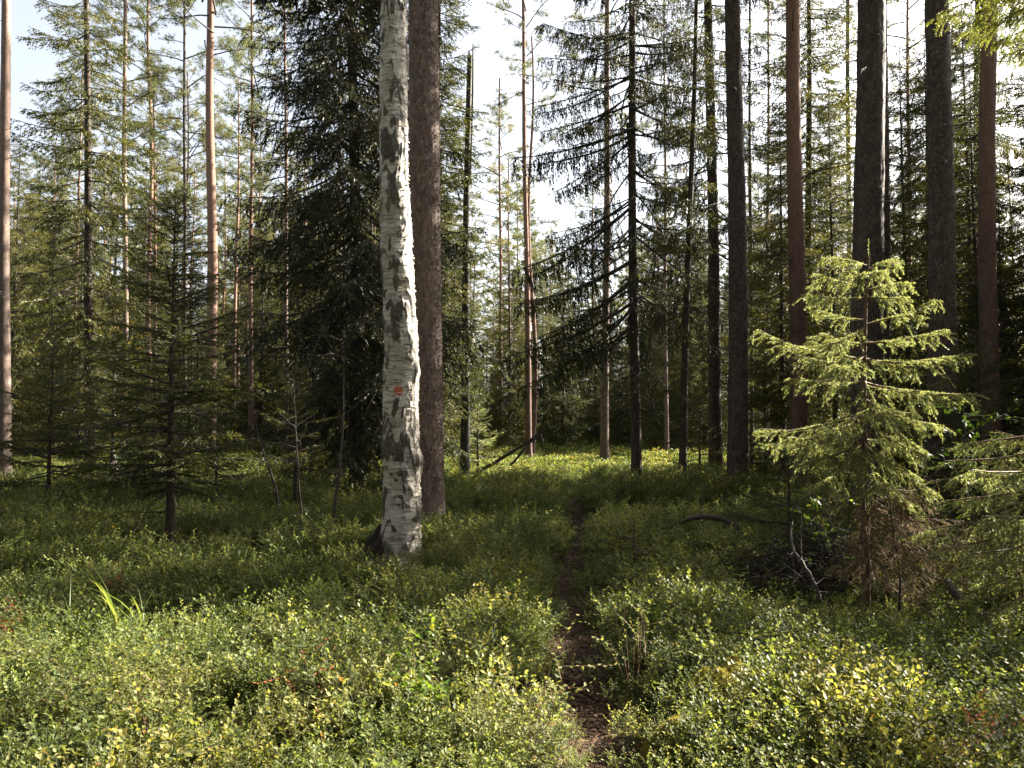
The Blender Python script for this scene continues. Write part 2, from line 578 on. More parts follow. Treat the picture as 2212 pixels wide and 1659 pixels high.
def needles_along(mb, p0, dirv, length, dens, nlen, nwid, mat, g, spread=0.6, sag=0.0, var=(0.5, 0.18), flat=0.0):
    """needle sprays: triangles growing along many straight twigs at once"""
    n = np.maximum(1, np.round(length * dens)).astype(int)
    idx = np.repeat(np.arange(len(length)), n)
    u = g.random(len(idx))
    L = length[idx]
    P = p0[idx] + dirv[idx] * (u * L)[:, None]
    P[:, 2] -= sag * (u ** 2) * L
    d = dirv[idx] + g.normal(0, spread, (len(idx), 3)) * np.array([1, 1, 1 - flat])
    d[:, 2] -= sag * 0.8 * u
    d = nrm(d)
    side = nrm(np.cross(d, g.normal(0, 1, d.shape))) * (nwid * g.uniform(0.6, 1.3, len(d)))[:, None] * 0.5
    ln = (nlen * g.uniform(0.6, 1.25, len(d)))[:, None]
    mb.tris(P - side, P + side, P + d * ln, mat, np.clip(g.normal(var[0], var[1], len(d)) , 0, 1))


def spruce_branch(g, L=1.5, droop=0.35, lift=0.30, nside=30, hang=0.3, nlen=0.062, nwid=0.019, dens=44, bare=0.15, sidelen=0.42):
    """one branch along +X: wood 0, needles 1"""
    mb = MB()
    t = np.linspace(0, 1, 8)
    ax = np.stack([L * t, 0.04 * L * np.sin(t * 5 + g.uniform(0, 6)), L * (-droop * t + lift * t ** 2.2)], 1)
    mb.tube(ax, (0.010 + 0.006 * L) * (1 - 0.85 * t), 4, 0)
    ts = np.sort(g.uniform(bare, 1.0, nside))
    p = np.stack([np.interp(ts, t, ax[:, k]) for k in range(3)], 1)
    sd_ = np.where(np.arange(nside) % 2 == 0, 1.0, -1.0)
    ang = g.uniform(0.55, 1.15, nside)
    d = nrm(np.stack([np.cos(ang), np.sin(ang) * sd_, -hang * g.uniform(0.4, 1.6, nside)], 1))
    ln = L * sidelen * ((1 - ts) ** 0.75 + 0.16) * g.uniform(0.7, 1.2, nside)
    for a, b, c in zip(p, d, ln):
        tt = np.array([0, 0.6, 1])[:, None]
        mb.tube(a + b * c * tt - np.array([0, 0, 0.25 * hang]) * c * tt ** 2, 0.004 * (1 - 0.6 * tt[:, 0]), 3, 0)
    sag = 0.25 * hang
    needles_along(mb, p, d, ln, dens, nlen, nwid, 1, g, 0.45, sag)
    # second order twigs
    k = nside * 4
    i = g.integers(0, nside, k)
    u = g.uniform(0.15, 0.85, k)
    p2 = p[i] + d[i] * (ln[i] * u)[:, None]
    p2[:, 2] -= sag * u ** 2 * ln[i]
    d2 = nrm(d[i] + np.stack([g.normal(0, .5, k), g.normal(0, .6, k), g.normal(-hang * 1.3, .22, k)], 1))
    l2 = ln[i] * g.uniform(0.25, 0.5, k) * (1.1 - u)
    needles_along(mb, p2, d2, l2, dens, nlen, nwid, 1, g, 0.4, hang * 0.3)
    # along the axis itself
    seg = np.linspace(0.35, 0.95, 8)
    pa = np.stack([np.interp(seg, t, ax[:, k]) for k in range(3)], 1)
    needles_along(mb, pa, np.tile([1.0, 0, 0.05], (8, 1)), np.full(8, L * 0.09), dens, nlen, nwid, 1, g, 0.5)
    return mb.arrays()


def hanging_branch(g, L=2.2, droop=0.25, lift=0.28, ntw=135, nlen=0.06, nwid=0.020, dens=42, hl=0.48):
    """old spruce branch hung with curtains of drooping twigs"""
    mb = MB()
    t = np.linspace(0, 1, 9)
    ax = np.stack([L * t, 0.06 * L * np.sin(t * 4 + g.uniform(0, 6)), L * (-droop * t + lift * t ** 2)], 1)
    mb.tube(ax, (0.012 + 0.007 * L) * (1 - 0.85 * t), 4, 0)
    nb = 9
    tb = np.linspace(0.25, 0.95, nb) + g.normal(0, .02, nb)
    starts, dirs, lens = [ax[2:-1]], [np.tile([1, 0, 0.0], (len(ax) - 3, 1))], [np.full(len(ax) - 3, L / 8)]
    for k, tk in enumerate(tb):
        o = np.array([np.interp(tk, t, ax[:, c]) for c in range(3)])
        s_ = 1 if k % 2 else -1
        dd = nrm(np.array([0.75, s_ * g.uniform(0.5, .9), -0.12]))
        l = L * (0.32 * (1 - tk) + 0.10)
        tt = np.linspace(0, 1, 4)[:, None]
        mb.tube(o + dd * l * tt - np.array([0, 0, .15]) * l * tt ** 2, 0.006 * (1 - 0.6 * tt[:, 0]), 3, 0)
        m_ = 4
        u = np.linspace(0.1, 0.85, m_)[:, None]
        starts.append(o + dd * l * u - np.array([0, 0, .15]) * l * u ** 2); dirs.append(np.tile(dd, (m_, 1))); lens.append(np.full(m_, l / m_))
    starts = np.concatenate(starts); dirs = np.concatenate(dirs); lens = np.concatenate(lens)
    needles_along(mb, starts, dirs, lens, dens * 1.1, nlen, nwid, 1, g, 0.5)
    i = g.integers(0, len(starts), ntw)
    p = starts[i] + dirs[i] * (lens[i] * g.random(ntw))[:, None]
    d = nrm(np.stack([g.normal(0.10, .16, ntw), g.normal(0, .16, ntw), np.full(ntw, -1.0)], 1))
    ln = hl * g.uniform(0.25, 1.1, ntw) * (1.1 - p[:, 0] / L * 0.6)
    needles_along(mb, p, d, ln, dens, nlen, nwid, 1, g, 0.28)
    return mb.arrays()


def rotz(a):
    c, s = math.cos(a), math.sin(a)
    return np.array([[c, -s, 0], [s, c, 0], [0, 0, 1.0]])


def roty(a):
    c, s = math.cos(a), math.sin(a)
    return np.array([[c, 0, s], [0, 1, 0], [-s, 0, c]])


def rotx(a):
    c, s = math.cos(a), math.sin(a)
    return np.array([[1, 0, 0], [0, c, -s], [0, s, c]])


gB = np.random.default_rng(21)
BR = [spruce_branch(gB, 1.5, gB.uniform(0.2, 0.45), gB.uniform(0.2, 0.4)) for _ in range(4)]
BR_BIG = [spruce_branch(gB, 2.4, gB.uniform(0.35, 0.6), gB.uniform(0.25, 0.5), nside=34, hang=0.6, nlen=.075, nwid=.028, dens=20, bare=0.2) for _ in range(4)]
BR_YOUNG = [spruce_branch(gB, 1.0, gB.uniform(0.0, 0.2), gB.uniform(0.0, 0.2), nside=22, hang=0.12, nlen=0.045, nwid=0.014, dens=44, bare=0.12) for _ in range(4)]
BR_YF = [spruce_branch(gB, 1.0, gB.uniform(0.0, 0.2), gB.uniform(0.0, 0.2), nside=18, hang=0.15, nlen=0.06, nwid=0.021, dens=26, bare=0.12) for _ in range(3)]
BR_MIDF = [spruce_branch(gB, 1.7, gB.uniform(0.2, 0.5), gB.uniform(0.2, 0.4), nside=24, hang=0.4, nlen=0.09, nwid=0.030, dens=20) for _ in range(4)]
BR_FAR = [spruce_branch(gB, 2.0, 0.4, 0.35, nside=18, hang=0.4, nlen=0.17, nwid=0.06, dens=13, bare=0.2) for _ in range(3)]
BR_HANG = [hanging_branch(gB, lift=gB.uniform(.15, .35), droop=gB.uniform(.2, .5)) for _ in range(5)]


def crown_spruce(seed, H, z_low, Rmax, kind='mid', whorl=0.42, per=5, cf=None, rf=None, sparse=0.0, zcut=99, pw=0.8, up_top=0.4, down_low=-0.25):
    g = np.random.default_rng(seed)
    mb = MB()
    lib, L0 = {'mid': (BR, 1.5), 'midf': (BR_MIDF, 1.7), 'big': (BR_BIG, 2.4), 'young': (BR_YOUNG, 1.0), 'youngf': (BR_YF, 1.0), 'far': (BR_FAR, 2.0), 'hang': (BR_HANG, 2.2)}[kind]
    cf = cf or (lambda z: np.array([0, 0, z]))
    z = z_low
    while z < H - 0.1:
        f = (z - z_low) / (H - z_low)
        Lz = Rmax * ((1 - f) ** pw) * (0.55 + 0.45 * min(1, f * 5 + 0.35)) + 0.10
        n = max(3, int(round(per * (0.8 + 0.4 * g.random()))))
        a0 = g.uniform(0, 6.28)
        for k in range(n):
            if g.random() < sparse: continue
            zz = z + g.uniform(-0.5, 0.5) * whorl
            l = Lz * g.uniform(0.65, 1.2)
            s_ = l / L0
            pitch = -(down_low + (up_top - down_low) * f) + g.normal(0, 0.10)
            M = rotz(a0 + k * 2 * math.pi / n + g.normal(0, 0.25)) @ roty(pitch) @ rotx(g.normal(0, 0.15)) @ np.diag([s_, s_ * (1 if s_ > .5 else 1.2), max(s_, 0.4)])
            if zz > zcut:
                mb.put(BR_FAR[g.integers(len(BR_FAR))], M @ np.diag([L0 / 2.0] * 3), cf(min(zz, H)), g.normal(0, .1))
            else:
                mb.put(lib[g.integers(len(lib))], M, cf(min(zz, H)), g.normal(0, 0.10))
        z += whorl * (1 - 0.45 * f) * g.uniform(0.8, 1.2)
    # leader
    tip = cf(H)
    needles_along(mb, np.array([tip - [0, 0, 0.3]]), np.array([[0, 0, 1.0]]), np.array([0.35]), 120, 0.05, 0.008, 1, g, 0.5)
    return mb


def pine_tuft(mb, c, r, n, g, nw, nl, var):
    d = nrm(g.normal(0, 1, (n, 3)) + np.array([0, 0, 0.25]))
    side = nrm(np.cross(d, g.normal(0, 1, d.shape))) * nw * 0.5
    P = c + g.normal(0, r, (n, 3)) * np.array([1, 1, 0.55])
    mb.tris(P - side, P + side, P + d * (nl * g.uniform(0.6, 1.2, n))[:, None], 1, np.clip(g.normal(var, 0.2, n), 0, 1))


def pine_branch(g, L=2.0, nsub=9, tufts=5, nt=20, nw=0.022, nl=0.12):
    mb = MB()
    t = np.linspace(0, 1, 7)
    b = g.uniform(-0.1, 0.35)
    ax = np.stack([L * t, 0.12 * L * np.sin(t * 4 + g.uniform(0, 6)), L * (0.30 * t - 0.18 * t ** 2 + b * 0.3 * t ** 2)], 1) + g.normal(0, 0.02, (7, 3)) * t[:, None]
    mb.tube(ax, 0.030 * (1 - 0.8 * t) + 0.003, 5, 0)
    for k in range(nsub):
        tk = g.uniform(0.30, 1.0)
        o = np.array([np.interp(tk, t, ax[:, c]) for c in range(3)])
        a = g.uniform(0.4, 1.2) * (1 if k % 2 else -1)
        dd = np.array([math.cos(a), math.sin(a), g.uniform(0.0, 0.5)])
        l = L * g.uniform(0.12, 0.34)
        tt = np.linspace(0, 1, 4)[:, None]
        sp = o + dd * l * tt + g.normal(0, 0.02, (4, 3))
        mb.tube(sp, 0.009 * (1 - 0.6 * tt[:, 0]), 3, 0)
        v = g.uniform(0.3, 0.7)
        for q in range(tufts):
            c = sp[-1] + g.normal(0, 0.12, 3) if q else sp[-1]
            pine_tuft(mb, c, 0.055, nt, g, nw, nl, v)
    return mb.arrays()


PB = [pine_branch(gB) for _ in range(5)]
PB_FAR = [pine_branch(gB, 2.0, 9, 4, 10, 0.055, 0.22) for _ in range(3)]


def crown_pine(seed, H, z_low, Rmax, n=34, far=False, cf=None, low_sparse=True):
    g = np.random.default_rng(seed)
    mb = MB()
    lib = PB_FAR if far else PB
    cf = cf or (lambda z: np.array([0, 0, z]))
    for k in range(n):
        f = (k + g.random()) / n
        z = z_low + (H - z_low) * f
        prof = (0.45 + 0.55 * math.sin(math.pi * min(1, 0.25 + f * 0.62))) * (1.0 if f < .85 else .6)
        l = Rmax * prof * g.uniform(0.55, 1.1)
        s_ = l / 2.0
        M = rotz(k * 2.4 + g.normal(0, .4)) @ roty(-(-0.15 + 0.75 * f) + g.normal(0, .15)) @ np.diag([s_, s_, max(s_, .5)])
        mb.put(lib[g.integers(len(lib))], M, cf(z), g.normal(0, 0.12))
    return mb


# ------------------------------------------------------------------ named trees
def base_of(px, d):
    x = at(px, d)
    return (x, d, gz(x, d))


def lean_of(px_low, py_low, px_top, py_top, d):
    a, b = pt(px_low, py_low, d), pt(px_top, py_top, d)
    return ((b[0] - a[0]) / (b[2] - a[2]), 0.0)


def main_tree(name, label, cat, lo, hi, d, w, bark, H=18, r_top=0.4, crown=None, deadz=None, ndead=0, sides=16, dz=0.2, rough=0.06, seed=1, deadL=(0.3, 1.0), sway=0.02, deadmat=None, flare=0.4, group=None, down=.25):
    """a tree whose trunk runs through the view points lo and hi"""
    ln = lean_of(lo[0], lo[1], hi[0], hi[1], d)
    a = pt(lo[0], lo[1], d)
    x = a[0] - ln[0] * a[2]
    loc = (x, d, gz(x, d))
    root = thing(name, loc, label, cat, group)
    r0 = 0.5 * w * d / FPX
    mb, cf, rf = trunk_mb(H, r0 * 1.08, r0 * r_top, ln, sway, seed * 1.3, sides, dz, rough, flare, nseed=seed)
    mb.build('trunk', [bark], root)
    if ndead:
        db = MB()
        dead_branches(db, cf, rf, deadz[0], deadz[1], ndead, deadL, seed, 0, down)
        tag(db.build('dead_branches', [deadmat or M_TWIG], root), kind='stuff')
    if crown:
        crown(cf, rf).build('crown', [M_TWIG, M_NEEDLE_SHADED if seed in SHADED_SEEDS else crown_mat.get(name, M_NEEDLE)], root)
    return root, cf, rf


crown_mat = {'pine_tree': M_PINENEEDLE}
SHADED_SEEDS = (4, 6, 8, 9, 12, 14)  # trees whose crown shade is put into the needle colour


# ---- birch with the orange trail mark
def make_birch():
    d = 8.2
    root = thing('birch_tree', (at(872, d), d, gz(at(872, d), d)), 'white-barked birch trunk in front of the large pine, orange paint mark on it', 'tree')
    H, dz, sides = 15.0, 0.016, 100
    ctrl = [(1225, 872, 80), (1150, 869, 76), (1050, 868, 76), (950, 866, 76), (860, 865, 74), (760, 868, 70), (650, 862, 68), (560, 858, 68), (450, 853, 64), (330, 850, 60), (200, 849, 60), (100, 851, 58), (0, 850, 56)]
    zc = np.array([pt(c[1], c[0], d)[2] for c in ctrl]) ; xc = np.array([pt(c[1], c[0], d)[0] for c in ctrl]) - at(872, d)
    wc = np.array([c[2] * d / FPX * 0.5 for c in ctrl])
    base = gz(at(872, d), d)
    zc = zc - base
    z = np.arange(-0.25, 7.6, dz)
    X = np.interp(z, zc, xc); Rr = np.interp(z, zc, wc)
    k = np.ones(15) / 15
    X = np.convolve(np.pad(X, 7, 'edge'), k, 'valid'); Rr = np.convolve(np.pad(Rr, 7, 'edge'), k, 'valid')
    th = np.linspace(0, 2 * math.pi, sides, endpoint=False)
    A, Z = np.meshgrid(th, z)
    A, Z = A.ravel(), Z.ravel()
    rr = np.repeat(Rr, sides)
    cx, sx = np.cos(A), np.sin(A)
    P = np.stack([cx, sx, Z], 1)
    big = fbm(P * np.array([1.5, 1.5, 4.5]) + 3.3, 3)
    # dark rough bark: blotches, chevrons over old branch scars, a broad band near the root
    arc = (A + math.pi / 2 + math.pi) % (2 * math.pi) - math.pi      # 0 faces the camera (-Y), + towards +X
    wq = P + (np.stack([vnoise(P * 2.1 + 1), vnoise(P * 2.1 + 8), vnoise(P * 2.3 + 4)], 1) - .5) * 0.5
    mot = fbm(wq * np.array([2.2, 2.2, 10.0]) + 1.7, 4)
    var = np.clip((big - 0.53) * 3.0, 0, 1) * .8 + np.clip((mot - .505) * 6, 0, .95)
    var = np.clip(var, 0, 1)
    chev = [(-0.05, 5.6, .14), (0.25, 5.0, .12), (0.45, 4.5, .10), (-.35, 4.35, .13), (0.25, 3.95, .15), (0.05, 3.15, .17), (0.35, 2.75, .12), (0.0, 2.45, .19), (0.35, 1.62, .15), (-.7, 1.5, .12), (0.0, 1.18, .16), (0.45, .95, .10), (-0.05, .72, .16), (-.5, .45, .14), (1.6, 2.2, .2), (2.6, 3.2, .2), (-2, 1.4, .2), (1.9, 3.8, .2), (-1.7, 3.0, .2), (3.0, 1.0, .2)]
    wob = fbm(P * np.array([5, 5, 7]), 2) - 0.5
    for a0, z0, sz in chev:
        da = (A * 0 + arc - a0 + math.pi) % (2 * math.pi) - math.pi
        u = np.abs(da) * 0.19
        line = (z0 - Z) - u * 0.95 + wob * 0.22
        s1 = np.exp(-((line) / 0.026) ** 2) * np.clip(1.25 - u / sz, 0, 1) * np.clip(1.1 - 2.2 * np.abs(mot - .52) * 2, 0, 1)
        s2 = np.exp(-((Z - z0 + 0.06 + wob * .1) / 0.05) ** 2 - (u / (sz * .35)) ** 2)
        var = np.maximum(var, np.clip(s1 * 0.95 + s2 * np.clip(mot * 2.2 - .6, 0, 1), 0, 1))
    low = np.clip((0.42 - Z) / 0.25, 0, 1) * np.clip(0.2 - arc, 0, 1)
    var = np.maximum(var, low)
    edge = np.exp(-((arc - 1.05) / 0.16) ** 2) * np.clip((fbm(P * np.array([2, 2, 3.0]) + 9, 3) - .40) * 4, 0, 1)
    var = np.maximum(var, edge)
    var = np.maximum(var, np.exp(-((Z - .50) / .05) ** 2) * np.clip(arc - .2, 0, .8))
    var = var * np.clip(1.15 - 1.3 * np.exp(-((arc + .0) / .42) ** 2 - ((Z - 1.90) / .17) ** 2), 0, 1)
    disp = 0.03 * (big - 0.5) + var * (0.008 + 0.030 * (fbm(P * np.array([12, 12, 16]), 2) - 0.4))
    disp += 0.035 * np.exp(-((arc - 1.2) / .4) ** 2 - ((Z - 2.02) / .09) ** 2) + 0.04 * np.exp(-((arc - 1.3) / .4) ** 2 - ((Z - 1.10) / .10) ** 2)
    disp += 0.0035 * (vnoise(P * np.array([6, 6, 70])) - .5)
    rr = rr + disp
    flare = 0.20 * np.exp(-np.maximum(Z, 0) / 0.22) * np.clip(-np.sin(arc + 0.2) * 1.2 + .1, 0, 1)
    rr = rr + flare
    v = np.stack([cx * rr + np.repeat(X, sides), sx * rr, Z], 1)
    mb = MB()
    mb.add(v, grid_faces(len(z), sides), 0, var)
    # upper stem beyond the frame
    zt = np.linspace(7.59, H, 14)
    mb.tube(np.stack([np.interp(zt, [7.5, H], [X[-1], X[-1] + .25]), 0 * zt, zt], 1), np.interp(zt, [7.5, H], [Rr[-1], .04]), 24, 0, 0.2)
    tr = mb.build('trunk', [M_BIRCH], root)
    # painted trail mark, hugging the bark
    pm = MB()
    zp = pt(865, 847, d)[2] - base
    ii = int(round((zp + 0.25) / dz))
    j0 = int(round(((-math.pi / 2 - 0.02) % (2 * math.pi)) / (2 * math.pi) * sides))
    g = np.random.default_rng(5)
    hn, wn = 4, 5
    V = v.reshape(len(z), sides, 3)
    sub = V[ii - hn:ii + hn + 1, (j0 - wn + np.arange(2 * wn + 1)) % sides]
    cen = np.stack([X[ii - hn:ii + hn + 1], 0 * X[ii - hn:ii + hn + 1], z[ii - hn:ii + hn + 1]], 1)[:, None, :]
    outw = nrm((sub - cen) * np.array([1, 1, 0]))
    sub = sub + outw * 0.005
    rows, cols = sub.shape[:2]
    q_ = 5
    ri = np.linspace(0, rows - 1.001, (rows - 1) * q_ + 1); ci = np.linspace(0, cols - 1.001, (cols - 1) * q_ + 1)
    r0_, c0_ = np.floor(ri).astype(int), np.floor(ci).astype(int)
    fr, fc = (ri - r0_)[:, None, None], (ci - c0_)[None, :, None]
    S_ = lambda a, b: sub[a][:, b]
    fine = (S_(r0_, c0_) * (1 - fc) + S_(r0_, c0_ + 1) * fc) * (1 - fr) + (S_(r0_ + 1, c0_) * (1 - fc) + S_(r0_ + 1, c0_ + 1) * fc) * fr
    nr, nc = fine.shape[:2]
    fl = []
    for a in range(nr - 1):
        for b in range(nc - 1):
            ry = (a + .5) / nr * 2 - 1; rx = (b + .5) / nc * 2 - 1
            nz = float(fbm([[a * .16, b * .12, 4.4]], 3)[0]) - .5
            n2 = float(vnoise([[a * .75, b * .22, 1.4]])[0])
            if rx * rx * 1.1 + ry * ry * 1.25 + nz * 1.6 < .66 and n2 < .80 + .1 * (1 - rx * rx - ry * ry):
                fl.append([a * nc + b, a * nc + b + 1, (a + 1) * nc + b + 1, (a + 1) * nc + b])
    pm.add(fine.reshape(-1, 3), fl, 0)
    pm.build('paint_mark', [M_PAINT], tr)
    # curling bark flakes along the sunlit edge
    fb = MB()
    n = 420
    zz = g.uniform(0.3, 7.2, n); aa = g.normal(0.95, 0.5, n) - math.pi / 2
    r_ = np.interp(zz, z, Rr) + 0.006
    P = np.stack([np.cos(aa) * r_ + np.interp(zz, z, X), np.sin(aa) * r_, zz], 1)
    tang = np.stack([-np.sin(aa), np.cos(aa), 0 * aa], 1); ou = np.stack([np.cos(aa), np.sin(aa), 0 * aa], 1)
    a_ = g.uniform(0.01, 0.035, n)[:, None]; b_ = g.uniform(0.004, 0.014, n)[:, None]
    up = np.array([0, 0, 1.0])
    fb.quads(P - tang * a_ , P + tang * a_ + ou * g.uniform(0, .016, (n, 1)), P + tang * a_ * .8 + up * b_ + ou * g.uniform(0, .02, (n, 1)), P - tang * a_ * .7 + up * b_, 0, 0.1)
    tag(fb.build('bark_flakes', [M_BIRCH], root), kind='stuff')
    # mossy root mound at the left foot
    rb = MB()
    u_ = np.linspace(0, 2 * math.pi, 40, endpoint=False); v_ = np.linspace(0, 1, 18)
    U, Vv = np.meshgrid(u_, v_)
    U, Vv = U.ravel(), Vv.ravel()
    rad = (1 - Vv ** 1.6) ** 0.75
    q = np.stack([np.cos(U) * rad, np.sin(U) * rad, Vv], 1)
    dn = fbm(q * 3.1 + 2, 3) - .5
    q = q * (1 + dn[:, None] * 0.55)
    q = q * np.array([0.25, 0.24, 0.55]) + np.array([-0.25, -0.03, -0.1])
    q[:, 0] += np.clip(q[:, 2], 0, 1) * 0.22
    rb.add(q, grid_faces(18, 40), 0)
    dead_branches(rb, lambda zz: np.array([-0.2, 0, zz]), lambda zz: .12, 0.02, 0.3, 26, (0.08, 0.3), 4, 0, 0.5, 0.01)
    rb.build('root_mound', [plain('rotten_root', (0.022, 0.015, 0.010), 0.95, 0.5, 30)], root)
    return root


make_birch()


# ---- the large pine behind the birch
def make_big_pine():
    d = 10.5
    root = thing('pine_tree', (at(926, d), d, gz(at(926, d), d)), 'thickest grey-barked pine standing just behind the white birch', 'tree')
    ln = lean_of(926, 1000, 917, 0, d)
    H = 20.0
    r0 = 0.5 * 70 * d / FPX
    z = np.arange(-0.3, 8.6, 0.022)
    sides = 88
    th = np.linspace(0, 2 * math.pi, sides, endpoint=False)
    A, Z = np.meshgrid(th, z)
    A, Z = A.ravel(), Z.ravel()
    r = r0 * (1 - 0.012 * Z) * (1 + 0.35 * np.exp(-np.maximum(Z, 0) / .3))
    P = np.stack([np.cos(A) * 3.4, np.sin(A) * 3.4, Z * 3.0], 1)
    wp = P + (np.stack([vnoise(P * 1.3), vnoise(P * 1.3 + 5), vnoise(P * 1.1 + 9)], 1) - .5) * 1.2
    f = fbm(wp * np.array([1.4, 1.4, .7]), 3)
    crack = 1 - np.clip(np.abs(f - .5) / .06, 0, 1)
    depth = np.clip((4.5 - Z) / 4, 0.25, 1)
    r = r + (-0.016 * crack + 0.012 * (fbm(P * 2.5, 2) - .5)) * depth
    v = np.stack([np.cos(A) * r + ln[0] * Z, np.sin(A) * r, Z], 1)
    mb = MB(); mb.add(v, grid_faces(len(z), sides), 0)
    zt = np.linspace(8.57, H, 16)
    mb.tube(np.stack([ln[0] * zt, 0 * zt, zt], 1), np.interp(zt, [8.57, H], [r0 * .9, .05]), 24, 0)
    tr = mb.build('trunk', [M_PINE_GREY], root)
    # loose bark flakes give the broken, lit right-hand outline
    g = np.random.default_rng(9)
    n = 2600
    fb = MB()
    aa = np.concatenate([g.uniform(-math.pi, 0, n // 3), g.normal(-.1, .5, n - n // 3)]); zz = g.uniform(0, 8, n)
    rr = r0 * (1 - 0.012 * zz) + 0.002
    Pn = np.stack([np.cos(aa) * rr + ln[0] * zz, np.sin(aa) * rr, zz], 1)
    tang = np.stack([-np.sin(aa), np.cos(aa), 0 * aa], 1); ou = np.stack([np.cos(aa), np.sin(aa), 0 * aa], 1)
    a_ = g.uniform(0.006, 0.016, (n, 1)); b_ = g.uniform(0.012, 0.035, (n, 1))
    up = np.array([0, 0, 1.0])
    fb.quads(Pn - tang * a_, Pn + tang * a_, Pn + tang * a_ * .6 + up * b_ + ou * g.uniform(.002, .016, (n, 1)), Pn - tang * a_ * .7 + up * b_ + ou * g.uniform(.002, .012, (n, 1)), 0)
    tag(fb.build('bark_flakes', [M_PINE_GREY], root), kind='stuff')
    cr = crown_pine(77, H, 12.5, 2.6, 26, cf=lambda q: np.array([ln[0] * q, 0, q]))
    cr.build('crown', [M_TWIG, M_PINENEEDLE], root)


make_big_pine()

GC = {}


def cr_hang6(cf, rf):
    mb = crown_spruce(6, 19, 3.0, 2.0, 'hang', whorl=.52, per=5, sparse=.1, cf=cf, down_low=-.30, up_top=.15, pw=.28, zcut=11.5)
    d = 17.5
    o = pt(1375, 1000, d); k = (pt(1366, 0, d) - o); o = o - k * o[2] / k[2]
    o[2] = gz(o[0], d)
    g = np.random.default_rng(66)
    for ya, tx, ty in [(78, 1167, 62), (165, 1160, 250), (200, 1215, 300), (283, 1110, 365), (300, 1200, 420), (443, 1104, 555), (430, 1190, 520), (560, 1120, 640), (650, 1104, 790), (600, 1140, 715), (700, 1180, 800),
                       (100, 1480, 97), (200, 1500, 205), (290, 1505, 280), (370, 1512, 395), (470, 1500, 540), (600, 1500, 640), (640, 1480, 720)]:
        xa = np.interp(ya, [0, 1000], [1366, 1375])
        a = pt(xa, ya, d) - o; b = pt(tx, ty, d + g.normal(0, .35)) - o
        v = b - a; L = np.linalg.norm(v)
        s_ = L / 2.2
        for q in range(2):
            M = rotz(math.atan2(v[1], v[0]) + g.normal(0, .16)) @ roty(-math.asin(v[2] / L) - .10 + g.normal(0, .05)) @ np.diag([s_, s_, max(s_, .8)])
            mb.put(BR_HANG[g.integers(len(BR_HANG))], M, a, g.normal(0, .08))
    return mb


def cr_pine(seed, H, zl, Rm, n=30, far=False):
    return lambda cf, rf: crown_pine(seed, H, zl, Rm, n, far, cf)


def cr_spr(seed, H, zl, Rm, kind='mid', **kw):
    return lambda cf, rf: crown_spruce(seed, H, zl, Rm, kind, cf=cf, **kw)


# name, label, low point, top point, d, w, bark, ...
main_tree('pine_tree', 'grey pine trunk with sunlit side at the very left edge', 'tree', (8, 950), (12, 0), 18, 30, M_PINE, 19, 0.35, cr_pine(1, 19, 12.5, 2.4), (4, 11), 14, seed=1)
main_tree('spruce_tree', 'tall spruce with dark trunk and ragged lit boughs near the left edge', 'tree', (193, 700), (188, 0), 21, 21, M_SPRUCE, 19, 0.3, cr_spr(2, 19, 3.0, 2.3, 'midf', whorl=.42, per=5, sparse=.15, zcut=13.5), (1, 5), 30, seed=2, deadL=(.4, 1.6))
main_tree('pine_tree', 'straight reddish pine left of centre, knots along its trunk', 'tree', (456, 950), (452, 0), 29.6, 26, M_PINE_RED, 26, 0.35, cr_pine(3, 26, 15.5, 3.0, 34), (7, 16), 22, seed=3, deadL=(.3, 1.8), deadmat=M_TWIG, sway=.05)
main_tree('spruce_tree', 'big dark spruce with broad drooping crown left of the birch', 'tree', (769, 1000), (758, 0), 15, 30, M_SPRUCE, 19, 0.3, cr_spr(4, 19, 1.6, 2.45, 'big', whorl=.27, per=6, down_low=-.45, up_top=.3, pw=.5, zcut=10), (0.7, 5.5), 60, seed=4, deadL=(.5, 1.9), down=.6)
main_tree('spruce_tree', 'green spruce half hidden behind the right side of the large pine', 'tree', (948, 950), (948, 0), 19.5, 20, M_SPRUCE, 16, 0.25, cr_spr(5, 15.5, 1.2, 1.45, 'midf', whorl=.33, per=6, pw=.4, zcut=12.5), None, 0, seed=5)
main_tree('spruce_tree', 'tall open spruce with hanging twigs right of centre', 'tree', (1375, 1000), (1366, 0), 17.5, 22, M_SPRUCE, 19, 0.4, cr_hang6, (1.5, 6), 26, seed=6, deadL=(.3, 1.3), down=.5)
main_tree('spruce_tree', 'slim leaning dark trunk next to the hanging-twig spruce, right of it', 'tree', (1474, 1065), (1499, 150), 17, 17, M_SPRUCE, 14, 0.35, cr_spr(7, 14, 5.5, 1.2, 'mid', whorl=.6, per=4, sparse=.2), (1, 7), 24, seed=7)
main_tree('spruce_tree', 'shaggy spruce trunk just left of the broad grey trunk, right of centre', 'tree', (1545, 950), (1530, 0), 20, 29, M_SPRUCE, 20, 0.4, cr_spr(8, 20, 4.5, 2.0, 'hang', whorl=.6, per=5, sparse=.1, zcut=13, pw=.5), (1, 7), 30, seed=8, deadL=(.3, 1.5))
main_tree('spruce_tree', 'broad straight grey trunk between slim spruces and the reddish pine', 'tree', (1593, 1000), (1582, 0), 15, 44, M_SPRUCE, 21, 0.45, cr_spr(9, 21, 11.5, 2.3, 'far', whorl=.6, per=4, sparse=.1), (2, 9.5), 40, seed=9, sides=40, dz=.05, rough=.085, sway=.035, deadL=(.05, .6))
main_tree('pine_tree', 'smooth reddish-brown pine trunk left of the sunlit young spruce', 'tree', (1722, 950), (1716, 0), 14.8, 37, M_PINE_RED, 21, 0.5, cr_pine(10, 21, 13, 2.6), (3, 10), 24, seed=10, sides=36, dz=.05, sway=.035, deadL=(.2, 1.8), rough=.03)
